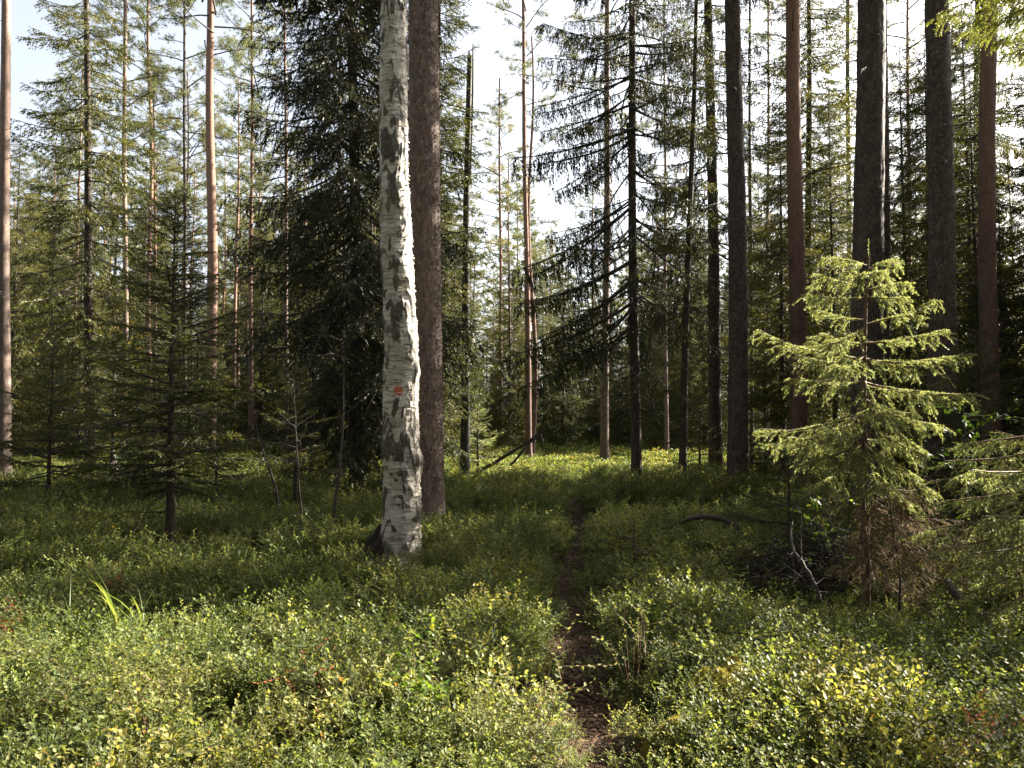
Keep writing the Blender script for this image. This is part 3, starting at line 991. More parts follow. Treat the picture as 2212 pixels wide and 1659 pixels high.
main_tree('spruce_tree', 'bushy green spruce behind the reddish-brown pine, its crown spreading right', 'tree', (1752, 950), (1748, 0), 21, 20, M_SPRUCE, 17, 0.3, cr_spr(11, 17, 2.2, 2.0, 'midf', whorl=.36, per=6, pw=.6, zcut=13.5, down_low=-.4), (1, 3), 8, seed=11)
main_tree('spruce_tree', 'massive grey trunk rising directly behind the sunlit young spruce', 'tree', (1880, 950), (1873, 0), 12.6, 67, M_SPRUCE, 22, 0.55, cr_spr(12, 22, 10.5, 2.6, 'far', whorl=.6, per=4, sparse=.1), (2.5, 8), 36, seed=12, sides=60, dz=.04, deadL=(.05, .7), rough=.075, sway=.04)
main_tree('spruce_tree', 'grey trunk showing past the right side of the massive one', 'tree', (1906, 950), (1902, 0), 15.5, 34, M_SPRUCE, 20, 0.5, cr_spr(13, 20, 11, 2.0, 'far', whorl=.6, per=4, sparse=.15), (3, 8), 10, seed=13)
main_tree('spruce_tree', 'thick dark trunk right of the sunlit young spruce', 'tree', (2034, 950), (2020, 0), 11.0, 58, M_SPRUCE, 21, 0.5, cr_spr(14, 21, 10, 2.4, 'far', whorl=.6, per=4, sparse=.1), (2, 8), 40, seed=14, sides=56, dz=.04, deadL=(.05, .9), rough=.08, sway=.035)
main_tree('spruce_tree', 'shadowy brown trunk between the two rightmost large trunks', 'tree', (2117, 950), (2117, 0), 17, 27, M_SPRUCE, 19, 0.4, cr_spr(15, 19, 6.5, 1.7, 'hang', whorl=.5, per=5, sparse=.1, zcut=11, pw=.5), (1, 6), 24, seed=15)
main_tree('pine_tree', 'rightmost large trunk, brown and upright beside the right edge', 'tree', (2147, 900), (2150, 60), 11.4, 38, M_PINE_RED, 20, 0.5, cr_pine(16, 20, 11, 2.6), (3, 9), 16, seed=16, sides=36, dz=.05, sway=.04)
main_tree('pine_tree', 'upright pine with a sunlit right flank behind the hanging-twig spruce', 'tree', (1307, 900), (1313, 0), 26, 18, M_PINE, 20, 0.5, cr_pine(17, 20, 11, 1.9), (3, 10), 16, seed=17)
main_tree('pine_tree', 'left stem of the reddish pine pair under the bright sky gap', 'tree', (1141, 900), (1128, 0), 30, 14, M_PINE_RED, 21, 0.4, cr_pine(18, 21, 13.5, 1.7, 20), (5, 13), 14, seed=18)
main_tree('pine_tree', 'right stem of the reddish pine pair, crooked and shorter', 'tree', (1148, 900), (1143, 200), 31, 12, M_PINE_RED, 17, 0.3, cr_pine(19, 17, 9, 1.2, 14), (4, 12), 14, seed=19, sway=.12)
main_tree('pine_tree', 'left of the two slender sunlit pines side by side at left', 'tree', (325, 900), (326, 0), 33, 12, M_PINE_RED, 22, 0.4, cr_pine(20, 22, 11, 2.0, 34), (4, 12), 16, seed=20, sway=.06)
main_tree('pine_tree', 'right of the two slender sunlit pines side by side at left', 'tree', (337, 900), (334, 300), 34, 10, M_PINE_RED, 17, 0.3, cr_pine(21, 17, 10, 1.5, 24), (3, 10), 10, seed=21)
main_tree('pine_tree', 'thin dark pine between the slender pair and the knotty pine', 'tree', (400, 900), (398, 0), 32, 9, M_SPRUCE, 21, 0.5, cr_pine(22, 21, 10, 1.9, 28), (3, 12), 26, seed=22)
main_tree('pine_tree', 'pale slim trunk glimpsed through the lit boughs of the left spruce', 'tree', (268, 900), (268, 0), 30, 13, M_PINE, 21, 0.5, cr_pine(23, 21, 12, 2.0), (4, 11), 14, seed=23)
main_tree('pine_tree', 'slim reddish pine between the knotty pine and dark spruce', 'tree', (541, 900), (545, 0), 36, 11, M_PINE_RED, 23, 0.4, cr_pine(24, 23, 11, 2.2, 34), (4, 12), 14, seed=24)
main_tree('pine_tree', 'thin pine rising behind the left boughs of the dark spruce', 'tree', (620, 900), (617, 0), 33, 11, M_PINE, 22, 0.4, cr_pine(25, 22, 11, 2.2, 30), (4, 12), 12, seed=25)
main_tree('pine_tree', 'thin red pine seen right of the broken-topped snag', 'tree', (1083, 900), (1080, 300), 42, 9, M_PINE_RED, 20, 0.4, cr_pine(26, 19, 9.5, 2.0, 34), (3, 10), 8, seed=26)
main_tree('pine_tree', 'faint slim trunk between the red pine and the pine pair', 'tree', (1101, 900), (1098, 400), 46, 7, M_PINE_RED, 17, 0.4, cr_pine(27, 17, 10, 1.6, 20), (3, 10), 8, seed=27)
main_tree('pine_tree', 'pole-thin dark trunk right of the broad grey trunk', 'tree', (1623, 900), (1618, 0), 24, 9, M_SPRUCE, 19, 0.4, cr_pine(28, 19, 12, 1.3, 16), (2, 12), 26, seed=28)
main_tree('pine_tree', 'slender pale trunk between the broad grey trunk and reddish pine', 'tree', (1657, 900), (1660, 0), 33, 9, M_PINE, 22, 0.4, cr_pine(29, 22, 11, 1.7, 24), (3, 11), 18, seed=29)
main_tree('pine_tree', 'thin straight pine through the hanging twigs, left of slim leaning trunk', 'tree', (1440, 900), (1436, 0), 34, 9, M_PINE, 22, 0.4, cr_pine(30, 22, 12, 1.8, 22), (3, 11), 14, seed=30)
main_tree('pine_tree', 'narrow red trunk in the gap between the two thick right trunks', 'tree', (1965, 900), (1962, 100), 30, 11, M_PINE_RED, 21, 0.4, cr_pine(31, 21, 10, 2.2, 32), (3, 11), 14, seed=31)
main_tree('birch_tree', 'pale mossy birch stem right of the bushy green spruce', 'tree', (1832, 900), (1832, 0), 24, 14, M_BIRCH, 19, 0.5, cr_spr(32, 19, 9.5, 1.3, 'mid', whorl=.7, per=4, sparse=.2), (2, 9), 10, seed=32)
main_tree('pine_tree', 'slim pine standing behind the right boughs of the dark spruce', 'tree', (735, 900), (733, 0), 28, 9, M_PINE_RED, 21, 0.4, cr_pine(33, 21, 14, 1.6, 16), (3, 11), 10, seed=33)


# ---- broken snag
def make_snag():
    d = 19.7
    a = pt(1003, 1045, d)
    ln = lean_of(1003, 1045, 1015, 110, d)
    x = a[0] - ln[0] * a[2]
    root = thing('dead_snag', (x, d, gz(x, d)), 'black dead snag with a broken top against the bright sky', 'dead tree')
    Ht = pt(1015, 108, d)[2]
    mb, cf, rf = trunk_mb(Ht, 0.5 * 22 * d / FPX, 0.5 * 11 * d / FPX, ln, 0.02, 1, 16, 0.12, .07, .5, nseed=3)
    mb.build('trunk', [M_BURNT], root)
    tp = MB()
    g = np.random.default_rng(2)
    for k in range(7):
        aa = g.uniform(0, 6.28)
        p = cf(Ht) + np.array([math.cos(aa) * .04, math.sin(aa) * .04, -.1])
        tt = np.linspace(0, 1, 3)[:, None]
        tp.tube(p + np.array([0, 0, 1]) * tt * g.uniform(.12, .3), .02 * (1 - tt[:, 0]) + .002, 4)
    tp.build('splintered_top', [M_BURNT], root)
    sp = MB()
    P = [pt(1022, 95, d + .1) - np.array(root.location), pt(1021, 200, d + .1) - np.array(root.location), pt(1017, 330, d + .05) - np.array(root.location), pt(1013, 390, d) - np.array(root.location)]
    sp.tube(np.array(P), [.018, .035, .035, .05], 6)
    sp.build('split_stem', [M_BURNT], root)
    db = MB()
    dead_branches(db, cf, rf, 1.5, 12, 22, (0.15, .6), 6)
    tag(db.build('dead_branches', [M_BURNT], root), kind='stuff')


make_snag()


# ------------------------------------------------------------------ the sunlit young spruce
def fine_twig(mb, p0, dirs, length, g, dens=420, nlen=0.013, nwid=0.0032, mat=1, sag=0.0, var=(.5, .2)):
    needles_along(mb, p0, dirs, length, dens, nlen, nwid, mat, g, 0.85, sag, var)


def fine_branch(mb, a, b, g, r=0.008, up=0.04, nsec=16, seclen=0.22, hang=1.0, dens=300, var=(.5, .2), bare=0.12, nlen=.020, nwid=.0062, comb=0.0):
    """a branch from a to b with drooping side twigs, wood 0 needles 1"""
    a, b = np.asarray(a, float), np.asarray(b, float)
    L = np.linalg.norm(b - a)
    t = np.linspace(0, 1, 9)[:, None]
    ax = a + (b - a) * t - np.array([0, 0, 1]) * (np.sin(t * math.pi) * up * L) + np.sin(t * 7 + g.uniform(0, 6)) * np.array([0, 0, .012]) * L
    mb.tube(ax, r * (1 - .8 * t[:, 0]) + .0008, 4, 0)
    D = nrm((b - a)[None])[0]
    S = nrm(np.cross(D, [0, 0, 1.0])[None])[0]
    ts = np.sort(g.uniform(bare, 1.0, nsec))
    o = np.stack([np.interp(ts, t[:, 0], ax[:, k]) for k in range(3)], 1)
    sg = np.where(np.arange(nsec) % 2, 1., -1.)[:, None]
    dd = nrm(D * g.uniform(.5, 1.1, (nsec, 1)) + S * sg * g.uniform(.4, 1.1, (nsec, 1)) + np.array([0, 0, -1]) * hang * g.uniform(.1, 1.0, (nsec, 1)))
    ln = seclen * L * ((1 - ts) ** .6 + .30) * g.uniform(.6, 1.2, nsec)
    if comb:
        dd = nrm(D * g.uniform(.5, 1.0, (nsec, 1)) + S * sg * g.uniform(.5, 1.0, (nsec, 1)) + np.array([0, 0, -1]) * np.where(g.random((nsec, 1)) < .3, g.uniform(.5, 1.4, (nsec, 1)), g.uniform(-.15, .35, (nsec, 1))))
        ln = comb * ((1 - ts) ** .5 + .35) * g.uniform(.5, 1.25, nsec)
    for q in range(nsec):
        tt = np.array([0, .5, 1])[:, None]
        mb.tube(o[q] + dd[q] * ln[q] * tt - np.array([0, 0, .25]) * ln[q] * tt ** 2, .0022 * (1 - .5 * tt[:, 0]), 3, 0)
    fine_twig(mb, o, dd, ln, g, dens, sag=.25, var=var, nlen=nlen, nwid=nwid)
    k = int(nsec * (1.6 if comb else 3.2))
    i = g.integers(0, nsec, k); u = g.uniform(.2, .9, k)
    p2 = o[i] + dd[i] * (ln[i] * u)[:, None]; p2[:, 2] -= .25 * u ** 2 * ln[i]
    d2 = nrm(dd[i] + g.normal(0, .45, (k, 3)) + np.array([0, 0, -.45]) * hang)
    fine_twig(mb, p2, d2, np.full(k, .06) * g.uniform(.6, 1.5, k), g, dens, sag=.2, var=var, nlen=nlen, nwid=nwid)
    pa = ax[1:-1]
    if comb:
        fine_twig(mb, pa, np.tile(D, (len(pa), 1)), np.full(len(pa), L / 8), g, dens, var=var, nlen=nlen, nwid=nwid)
    fine_twig(mb, pa, np.tile(D, (len(pa), 1)), np.full(len(pa), L / 8), g, dens, var=var, nlen=nlen, nwid=nwid)
    fine_twig(mb, ax[-2:-1], D[None], np.array([L / 8 + .03]), g, dens * 1.2, var=(var[0] + .2, .1), nlen=nlen, nwid=nwid)


def make_lit_spruce():
    d = 6.3
    bx = at(1871, d)
    loc = np.array([bx, d, gz(bx, d)])
    root = thing('young_spruce', tuple(loc), 'young spruce glowing in full sunlight in front of the massive trunk', 'tree')
    g = np.random.default_rng(31)
    W = lambda x, y, dd=0: pt(x, y, d + dd) - loc
    tb = MB()
    P = np.array([W(1872, 1360), W(1870, 1200), W(1868, 1050), W(1866, 900), W(1867, 780), W(1870, 680), W(1874, 600), W(1879, 545)])
    P[0][2] = -0.1
    tb.tube(P, [.036, .030, .026, .021, .017, .012, .008, .003], 12)
    tb.build('trunk', [bark_mat('young_spruce_bark', (.05, .03, .022), (.12, .072, .05), (.2, .13, .09), sc=(40, 40, 20), lfac=.2)], root)
    cm = MB()
    px = lambda y: np.interp(y, [545, 600, 680, 780, 900, 1050, 1360], [1879, 1874, 1870, 1867, 1866, 1868, 1872])
    spec = [  # attach y, tip x, tip y, depth offset of tip
        (575, 1800, 558, 0), (580, 1935, 560, .1), (600, 1830, 590, -.1), (598, 1910, 585, -.15),
        (628, 1765, 595, .05), (640, 1738, 634, -.1), (625, 1968, 613, .05), (640, 1955, 640, -.2), 
        (690, 1768, 670, .1), (700, 2011, 648, 0), (705, 1790, 740, -.3), 
        (738, 2041, 708, .05), (745, 1780, 720, .3), 
        (775, 1638, 712, 0), (774, 2101, 761, 0), (770, 1720, 770, -.25), (770, 1800, 790, -.5), (775, 1970, 790, -.35), (780, 1760, 740, .45),
        (823, 1708, 816, .05), (823, 2115, 846, 0), (830, 2060, 850, -.25), (820, 1910, 900, -.55), 
        (866, 1995, 970, -.1), (863, 1978, 890, .2), (880, 1800, 930, -.5), (862, 2030, 920, .1),
        (897, 1645, 926, .05), (910, 1700, 945, -.3), (905, 2000, 985, -.35), 
        (945, 1661, 958, 0), (950, 1721, 1004, -.15), (950, 1985, 1030, -.2), (955, 1780, 1040, -.5), (950, 1900, 1060, -.6), (945, 1930, 940, .5), (960, 2020, 1060, -.05),
        (985, 1750, 1060, -.2), (1000, 1990, 1100, -.2)]
    for ya, tx, ty, dp in spec:
        a = W(px(ya), ya); b = W(tx, ty, dp)
        L = np.linalg.norm(b - a)
        fine_branch(cm, a, b, g, .005 + .005 * L, -.03 if ya < 640 else .06, int(8 + 25 * L), .2, 1.0, dens=600, var=(.55, .22), nlen=.019, nwid=.0052, comb=.09 + .13 * L)
    fine_twig(cm, np.array([W(1876, 585)]), nrm(np.array([[.03, 0, 1.]])), np.array([.25]), g, 500)
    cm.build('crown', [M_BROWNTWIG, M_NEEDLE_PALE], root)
    dm = MB()
    for k in range(34):
        ya = g.uniform(1000, 1230)
        a = W(px(ya), ya)
        an = g.uniform(0, 6.28) if k % 2 else g.normal(0, .8); L = g.uniform(.35, .75) * (1.25 if k % 2 == 0 else 1)
        b = a + np.array([math.cos(an), math.sin(an) * .8, g.uniform(-.65, -.1)]) * L
        if math.cos(an) < -.3: b = a + (b - a) * .6
        fine_branch(dm, a, b, g, .005, .05, 14, .34, .8, dens=110, var=(.5, .3))
    dm.build('dry_lower_branches', [M_BROWNTWIG, M_BROWNNEEDLE], root)


make_lit_spruce()


# ------------------------------------------------------------------ other young spruces near
def young_spruce(px, d, H, Rm, label, seed, group=None, dead=0, kind='young', mat=M_NEEDLE, zl=None, per=5, whorl=.22, lean=0.0, sparse=0.05, pw=.75):
    x, y, z = base_of(px, d)
    if kind == 'young' and d > 12.1: kind = 'youngf'
    root = thing('young_spruce', (x, y, z), label, 'tree', group, rz=0)
    mb, cf, rf = trunk_mb(H, .016 + .011 * H, .004, (lean, 0), .015, seed, 8, .3, .05, .2)
    mb.build('trunk', [M_SPRUCE], root)
    crown_spruce(seed, H, zl if zl is not None else .15 * H, Rm, kind, whorl, per, cf, sparse=sparse, pw=pw, up_top=.7, down_low=-.05).build('crown', [M_TWIG, mat], root)
    if dead:
        db = MB(); dead_branches(db, cf, rf, .25, H * .45, dead, (.2, Rm * .8), seed, 0, .5, .008)
        tag(db.build('dead_branches', [M_TWIG], root), kind='stuff')
    return root


young_spruce(374, 9.2, 4.25, 1.12, 'slender dark young spruce standing in front of the left trees', 41, dead=24, zl=.9, per=7, whorl=.20, sparse=.2, pw=.65)
young_spruce(246, 14.8, 3.3, 1.2, 'low young spruce left of the slender dark one, lit behind', 42, dead=12, zl=.7)
young_spruce(110, 13.5, 3.0, 1.25, 'bushy young spruce near the left edge of the clearing', 43, zl=.3)
young_spruce(470, 14.0, 1.9, .8, 'small spruce right of the slender dark young spruce', 44, zl=.3)
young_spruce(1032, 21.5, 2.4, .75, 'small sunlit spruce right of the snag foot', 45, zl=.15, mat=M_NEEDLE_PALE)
young_spruce(1000, 24, 5.2, 1.1, 'lit green spruce behind the snag', 46, zl=.4)
young_spruce(1652, 16.5, 2.6, .8, 'small shaded spruce between the broad trunk and reddish pine', 47, zl=.3)
young_spruce(1510, 19.0, 2.2, .7, 'small dim spruce below the shaggy trunk', 48, zl=.3)
young_spruce(1700, 8.9, 1.5, .75, 'low green sapling left of the sunlit young spruce foot', 49, zl=.25, per=5)
young_spruce(2165, 12.0, 5.0, 1.3, 'half-lit spruce standing by the right edge', 50, zl=.8, per=5)
young_spruce(640, 12.2, 2.3, .75, 'small dim spruce on a thin stem left of the dark spruce trunk', 51, zl=.75, dead=10)
young_spruce(2010, 9.5, 2.0, .9, 'shaded spruce thicket right behind the sunlit young spruce', 52, zl=.3)
young_spruce(2110, 9.9, 2.6, 1.1, 'low bushy spruce in front of the two rightmost large trunks', 54, zl=.2)
young_spruce(1368, 7.2, .62, .18, 'tiny spruce seedling beside the footpath', 53, zl=.25, whorl=.09)


def near_right_spruce():
    """boughs of a spruce whose stem stands just outside the right edge"""
    d = 5.6
    loc = np.array([at(2330, d), d, gz(at(2330, d), d)])
    root = thing('young_spruce', tuple(loc), 'spruce at the right edge whose boughs sweep into view', 'tree')
    g = np.random.default_rng(61)
    W = lambda x, y, dd=0: pt(x, y, d + dd) - loc
    tb = MB(); tb.tube(np.array([[0, 0, -.1], [0, 0, 1.5], [.03, 0, 2.7]]), [.05, .035, .006], 10)
    tb.build('trunk', [M_SPRUCE], root)
    cm = MB()
    spec = [(900, 2080, 960, .1), (930, 2040, 1000, -.1), (960, 2000, 1040, .1), (1000, 2010, 1090, -.2), (1030, 1990, 1150, 0), (1060, 2030, 1190, -.2),
            (1090, 2050, 1240, 0), (1000, 2100, 1010, -.5), (1060, 2120, 1120, -.6), (1100, 2100, 1200, -.5), (1140, 2080, 1290, .1), (1180, 2120, 1330, -.2), (950, 2150, 930, .5), (1020, 2130, 1050, .5), (1100, 2140, 1150, .5),
            ]
    for ya, tx, ty, dp in spec:
        a = np.array([0, 0, W(2330, ya)[2]]); b = W(tx, ty, dp)
        fine_branch(cm, a, b, g, .011, .05, 30, .20, .8, dens=230, var=(.45, .25), nlen=.02, nwid=.005)
    for k in range(30):
        an = g.uniform(-2.0, 2.0); z = g.uniform(.5, 2.4)
        L = 1.5 * (1 - z / 3.0) + .15
        fine_branch(cm, [0, 0, z], [math.cos(an) * L, math.sin(an) * L, z - .15], g, .01, .05, 22, .22, .8, dens=110, var=(.45, .25), nlen=.022, nwid=.006)
    cm.build('crown', [M_BROWNTWIG, M_NEEDLE_PALE], root)


near_right_spruce()


def leaf_spray(mb, p0, dirs, L, nleaf, size, g, mat=1, var=(.5, .25)):
    """small twigs carrying folded oval leaves (two quads each)"""
    for a, b, l in zip(p0, dirs, L):
        tt = np.linspace(0, 1, 4)[:, None]
        mb.tube(a + b * l * tt - np.array([0, 0, .12]) * l * tt ** 2, .003 * (1 - .6 * tt[:, 0]), 3, 0)
    n = len(p0) * nleaf
    i = np.repeat(np.arange(len(p0)), nleaf)
    u = np.tile(np.linspace(.12, 1, nleaf), len(p0))
    P = p0[i] + dirs[i] * (L[i] * u)[:, None]; P[:, 2] -= .12 * L[i] * u ** 2
    d = nrm(dirs[i] * .6 + g.normal(0, .55, (n, 3)) + np.array([0, 0, -.1]))
    nn = nrm(np.array([0, 0, 1.0]) + g.normal(0, .45, (n, 3)))
    s = nrm(np.cross(d, nn))
    sz = (size * g.uniform(.6, 1.25, n))[:, None]
    nn = np.cross(s, d)
    tip = P + d * sz; m1 = P + d * sz * .35; m2 = P + d * sz * .72
    va = np.clip(g.normal(var[0], var[1], n), 0, 1)
    for sg in (1, -1):
        e1 = m1 + s * sz * .24 * sg + nn * sz * .06; e2 = m2 + s * sz * .20 * sg + nn * sz * .05
        mb.quads(P, e1, e2, tip, mat, va)


def broadleaf(px, py, d, H, R_, n, label, seed, mats, size=.045, name='rowan_sapling', nleaf=9, cat='sapling', lean=0.):
    x, y, z = base_of(px, d)
    root = thing(name, (x, y, z), label, cat)
    g = np.random.default_rng(seed)
    st = MB()
    t = np.linspace(0, 1, 6)
    ax = np.stack([lean * t * H + .04 * np.sin(t * 5), .03 * np.cos(t * 4), H * t], 1)
    st.tube(ax, .012 * (1 - .7 * t), 6)
    st.build('stem', [M_TWIG], root)
    mb = MB()
    zz = g.uniform(.35, 1, n)
    o = np.stack([np.interp(zz, t, ax[:, k]) for k in range(3)], 1)
    an = g.uniform(0, 6.28, n)
    dd = nrm(np.stack([np.cos(an), np.sin(an), g.uniform(-.1, .6, n)], 1))
    leaf_spray(mb, o, dd, R_ * g.uniform(.4, 1.1, n), nleaf, size, g)
    mb.build('leaves', mats, root)
    return root


broadleaf(2085, 930, 7.4, 1.75, .6, 40, 'leafy sapling with round glossy leaves near the right edge', 71, [M_TWIG, M_BROADLEAF], .06)
broadleaf(1790, 1080, 7.0, 1.0, .38, 26, 'small leafy sapling at the left foot of the sunlit spruce', 72, [M_TWIG, M_BROADLEAF], .05)
broadleaf(1925, 1050, 6.1, 1.05, .22, 10, 'broadleaf shoot with bright leaves amid the dry spruce twigs', 76, [M_TWIG, M_BROADLEAF], .05)
broadleaf(300, 900, 13.0, 2.7, .8, 44, 'rowan sapling with dull green leaves amid the left spruces', 73, [M_TWIG, M_BROADLEAF], .07)
broadleaf(275, 720, 16.5, 3.6, .7, 34, 'yellowing rowan behind the low spruce at left', 74, [M_TWIG, M_YELLOWLEAF], .09)
broadleaf(430, 800, 16.5, 2.4, .6, 24, 'thin leafy rowan with a few yellow-green leaves behind the slender spruce', 75, [M_TWIG, M_BROADLEAF], .08)


# lit bough hanging in at the top right corner
def corner_tree():
    d = 7.2
    x = at(2420, d)
    loc = np.array([x, d, gz(x, d)])
    root = thing('spruce_tree', tuple(loc), 'tree just outside the right edge with a bright yellow-green bough in the top corner', 'tree')
    mb, cf, rf = trunk_mb(15, .12, .03, (0, 0), .02, 2, 14, .3, .05)
    mb.build('trunk', [M_SPRUCE], root)
    g = np.random.default_rng(81)
    cm = MB()
    W = lambda x, y, dd=0: pt(x, y, d + dd) - loc
    for (ya, tx, ty, dp) in [(-120, 2035, 25, 0), (-80, 2080, 70, .3), (-60, 2110, 40, -.3), (-160, 2070, -30, .1), (-20, 2150, 90, .2), (-200, 2120, -60, -.3), (30, 2170, 120, .1), (-100, 2140, 0, -.5)]:
        a = np.array([0, 0, W(2420, ya)[2]]); b = W(tx, ty, dp)
        fine_branch(cm, a, b, g, .014, .04, 44, .22, 1.0, dens=200, var=(.85, .12), nlen=.024, nwid=.007, bare=.35)
    cm.build('crown', [M_BROWNTWIG, leaf_mat('bright_spruce_needles', [(0, (.12, .16, .03)), (1, (.24, .26, .05))], tfac=.5, rough=.4)], root)


corner_tree()


# ------------------------------------------------------------------ general forest behind (copies)
def template(kind, seed):
    """trunk mesh and crown mesh of a forest tree; shared by all its copies"""
    if kind == 'spruce':
        H = 12
        tm, cf, rf = trunk_mb(H, .11, .01, (0, 0), .02, seed, 8, .5, .04)
        c = crown_spruce(seed, H, .9, 1.75, 'midf', .32, 6, cf, sparse=.05, pw=.6)
        return tm.mesh('spruce_trunk', [M_SPRUCE]), c.mesh('spruce_crown', [M_TWIG, M_NEEDLE])
    if kind == 'pine':
        H = 19
        tm, cf, rf = trunk_mb(H, .14, .03, (0, 0), .06, seed, 8, .6, .04)
        dead_branches(tm, cf, rf, 4, 11, 16, (.3, 1.4), seed)
        c = crown_pine(seed, H, 7.2 + seed % 3, 2.1, 46, False, cf)
        return tm.mesh('pine_trunk', [M_PINE_RED]), c.mesh('pine_crown', [M_TWIG, M_PINENEEDLE])
    if kind == 'far_spruce':
        H = 14
        tm, cf, rf = trunk_mb(H, .13, .01, (0, 0), .02, seed, 6, 1.5, .04)
        c = crown_spruce(seed, H, .6, 2.0, 'far', .45, 6, cf, pw=.6)
        return tm.mesh('far_spruce_trunk', [M_SPRUCE]), c.mesh('far_spruce_crown', [M_TWIG, M_NEEDLE])
    H = 19
    tm, cf, rf = trunk_mb(H, .15, .03, (0, 0), .06, seed, 6, 1.2, .04)
    c = crown_pine(seed, H, 7.5, 2.2, 40, True, cf)
    return tm.mesh('far_pine_trunk', [M_PINE_RED]), c.mesh('far_pine_crown', [M_TWIG, M_PINENEEDLE])


TPL = {k: [template(k, s) for s in ss] for k, ss in {'spruce': (101, 102, 103), 'pine': (111, 112, 113, 114), 'far_spruce': (121, 122), 'far_pine': (131, 132)}.items()}


def place(kind, x, y, s, label, group, g):
    nm = 'spruce_tree' if 'spruce' in kind else 'pine_tree'
    sx = s * g.uniform(.88, 1.12)
    root = thing(nm, (x, y, gz(x, y)), label, 'tree', group, g.uniform(0, 6.28), (sx, sx, s))
    tm, cm = TPL[kind][g.integers(len(TPL[kind]))]
    link('trunk', tm, root)
    link('crown', cm, root)
    return root


gF = np.random.default_rng(500)
placed = [(at(p, d), d) for p, d in [(8, 18), (193, 21), (456, 29.6), (769, 15), (948, 19.5), (1375, 17.5), (1474, 17), (1545, 20), (1593, 15), (1722, 14.8), (1752, 21), (1880, 11.5), (1906, 15.5), (2034, 12), (2117, 17), (2147, 14.2), (1003, 19.7)]]


def free(x, y, r):
    return all((x - a) ** 2 + (y - b) ** 2 > r * r for a, b in placed)


def scatter(kind, n, ymin, ymax, smin, smax, r, label, group, pxr=(-150, 2360), avoid=None, near=2.0):
    c = 0; tries = 0
    while c < n and tries < n * 60:
        tries += 1
        y = math.sqrt(gF.uniform(ymin ** 2, ymax ** 2))
        px = gF.uniform(*pxr)
        x = at(px, y)
        s = gF.uniform(smin, smax)
        if avoid and avoid(px, y, s): continue
        if not free(x, y, r): continue
        placed.append((x, y)); c += 1
        place(kind, x, y, s, label, group, gF)


SDX, SDY = math.sin(R(SUN_AZ)), math.cos(R(SUN_AZ))


def beam(x, y):
    """distance of a spot from the line of sight to the sun through the camera: trees sharing it shade each other's floor"""
    return -SDY * x + SDX * y


def sunlane(x, y, s, m=0.9):
    b = beam(x, y)
    if x > 1.5 and s > .7 and 13.2 < b < 18.6: return True
    return x > 1.5 and (2.4 - m < b < 5.9 + m or 18.6 - m < b < 26.5 + m)


MARKS = [(8, 'the left-edge pine'), (193, 'the ragged lit spruce'), (326, 'the slender pine pair'), (456, 'the knotty reddish pine'), (545, 'the slim reddish pine'), (765, 'the big dark spruce'), (868, 'the birch'), (925, 'the large pine'), (1008, 'the black snag'),
         (1083, 'the thin red pine'), (1140, 'the pine pair'), (1308, 'the sun-flanked pine'), (1372, 'the hanging-twig spruce'), (1485, 'the slim leaning trunk'), (1590, 'the broad grey trunk'), (1720, 'the reddish-brown pine'), (1752, 'the bushy green spruce'),
         (1878, 'the massive trunk'), (2030, 'the thick dark trunk'), (2117, 'the shadowy brown trunk'), (2148, 'the rightmost large trunk')]
PENDING = []
gap = lambda px, y, s: 1130 < px < 1290 and y < 100
glade = lambda px, y: (940 < px < 1560 and y < 35) or (480 < px < 760 and y < 27)


def scatter(kind, n, ymin, ymax, smin, smax, r, what, group, pxr=(-150, 2360), avoid=None):
    c = 0; tries = 0
    while c < n and tries < n * 80:
        tries += 1
        y = math.sqrt(gF.uniform(ymin ** 2, ymax ** 2))
        px = gF.uniform(*pxr)
        x = at(px, y)
        s = gF.uniform(smin, smax)
        if avoid and avoid(px, y, s): continue
        if sunlane(x, y, s) and s > .52 and y < 60 and gF.random() < .93: continue
        if not free(x, y, r): continue
        placed.append((x, y)); c += 1
        o = place(kind, x, y, s, what, group, gF)
        PENDING.append((what, px, y, o))


# middle-distance spruces of the understorey
scatter('spruce', 75, 22, 50, .38, 1.0, 1.1, 'lit understorey spruce', 'understorey spruces at left', (-100, 940), lambda p, y, s: glade(p, y) or (260 < p < 560 and s > .32 + y * .010))
scatter('spruce', 44, 36, 60, .42, .90, 1.3, 'short spruce beyond the glade', 'short spruces beyond the glade', (960, 1560), lambda p, y, s: glade(p, y))
scatter('spruce', 50, 23, 50, .45, 1.15, 1.5, 'middle-distance spruce', 'middle-distance spruces at right', (1480, 2360), lambda p, y, s: glade(p, y))
scatter('pine', 46, 30, 62, .85, 1.15, 1.8, 'middle-distance pine', 'middle-distance pines at left', (-100, 960))
scatter('pine', 10, 44, 80, .75, 1.05, 1.6, 'slender far pine', 'pines under the sky gap', (985, 1330))
scatter('pine', 20, 30, 62, .85, 1.15, 1.8, 'mid-distance pine', 'middle-distance pines at right', (1330, 2340))
scatter('far_spruce', 150, 44, 105, .75, 1.5, 1.4, 'far background spruce', 'far background spruces', (-250, 2460), lambda p, y, s: 960 < p < 1360 and s > .85)
scatter('far_pine', 120, 60, 125, .85, 1.2, 1.8, 'far background pine', 'far background pines', (-250, 2460), gap)


def ordinal(i):
    return ['first', 'second', 'third', 'fourth', 'fifth', 'sixth', 'seventh', 'eighth', 'ninth', 'tenth', 'eleventh', 'twelfth'][i] if i < 12 else '%dth' % (i + 1)


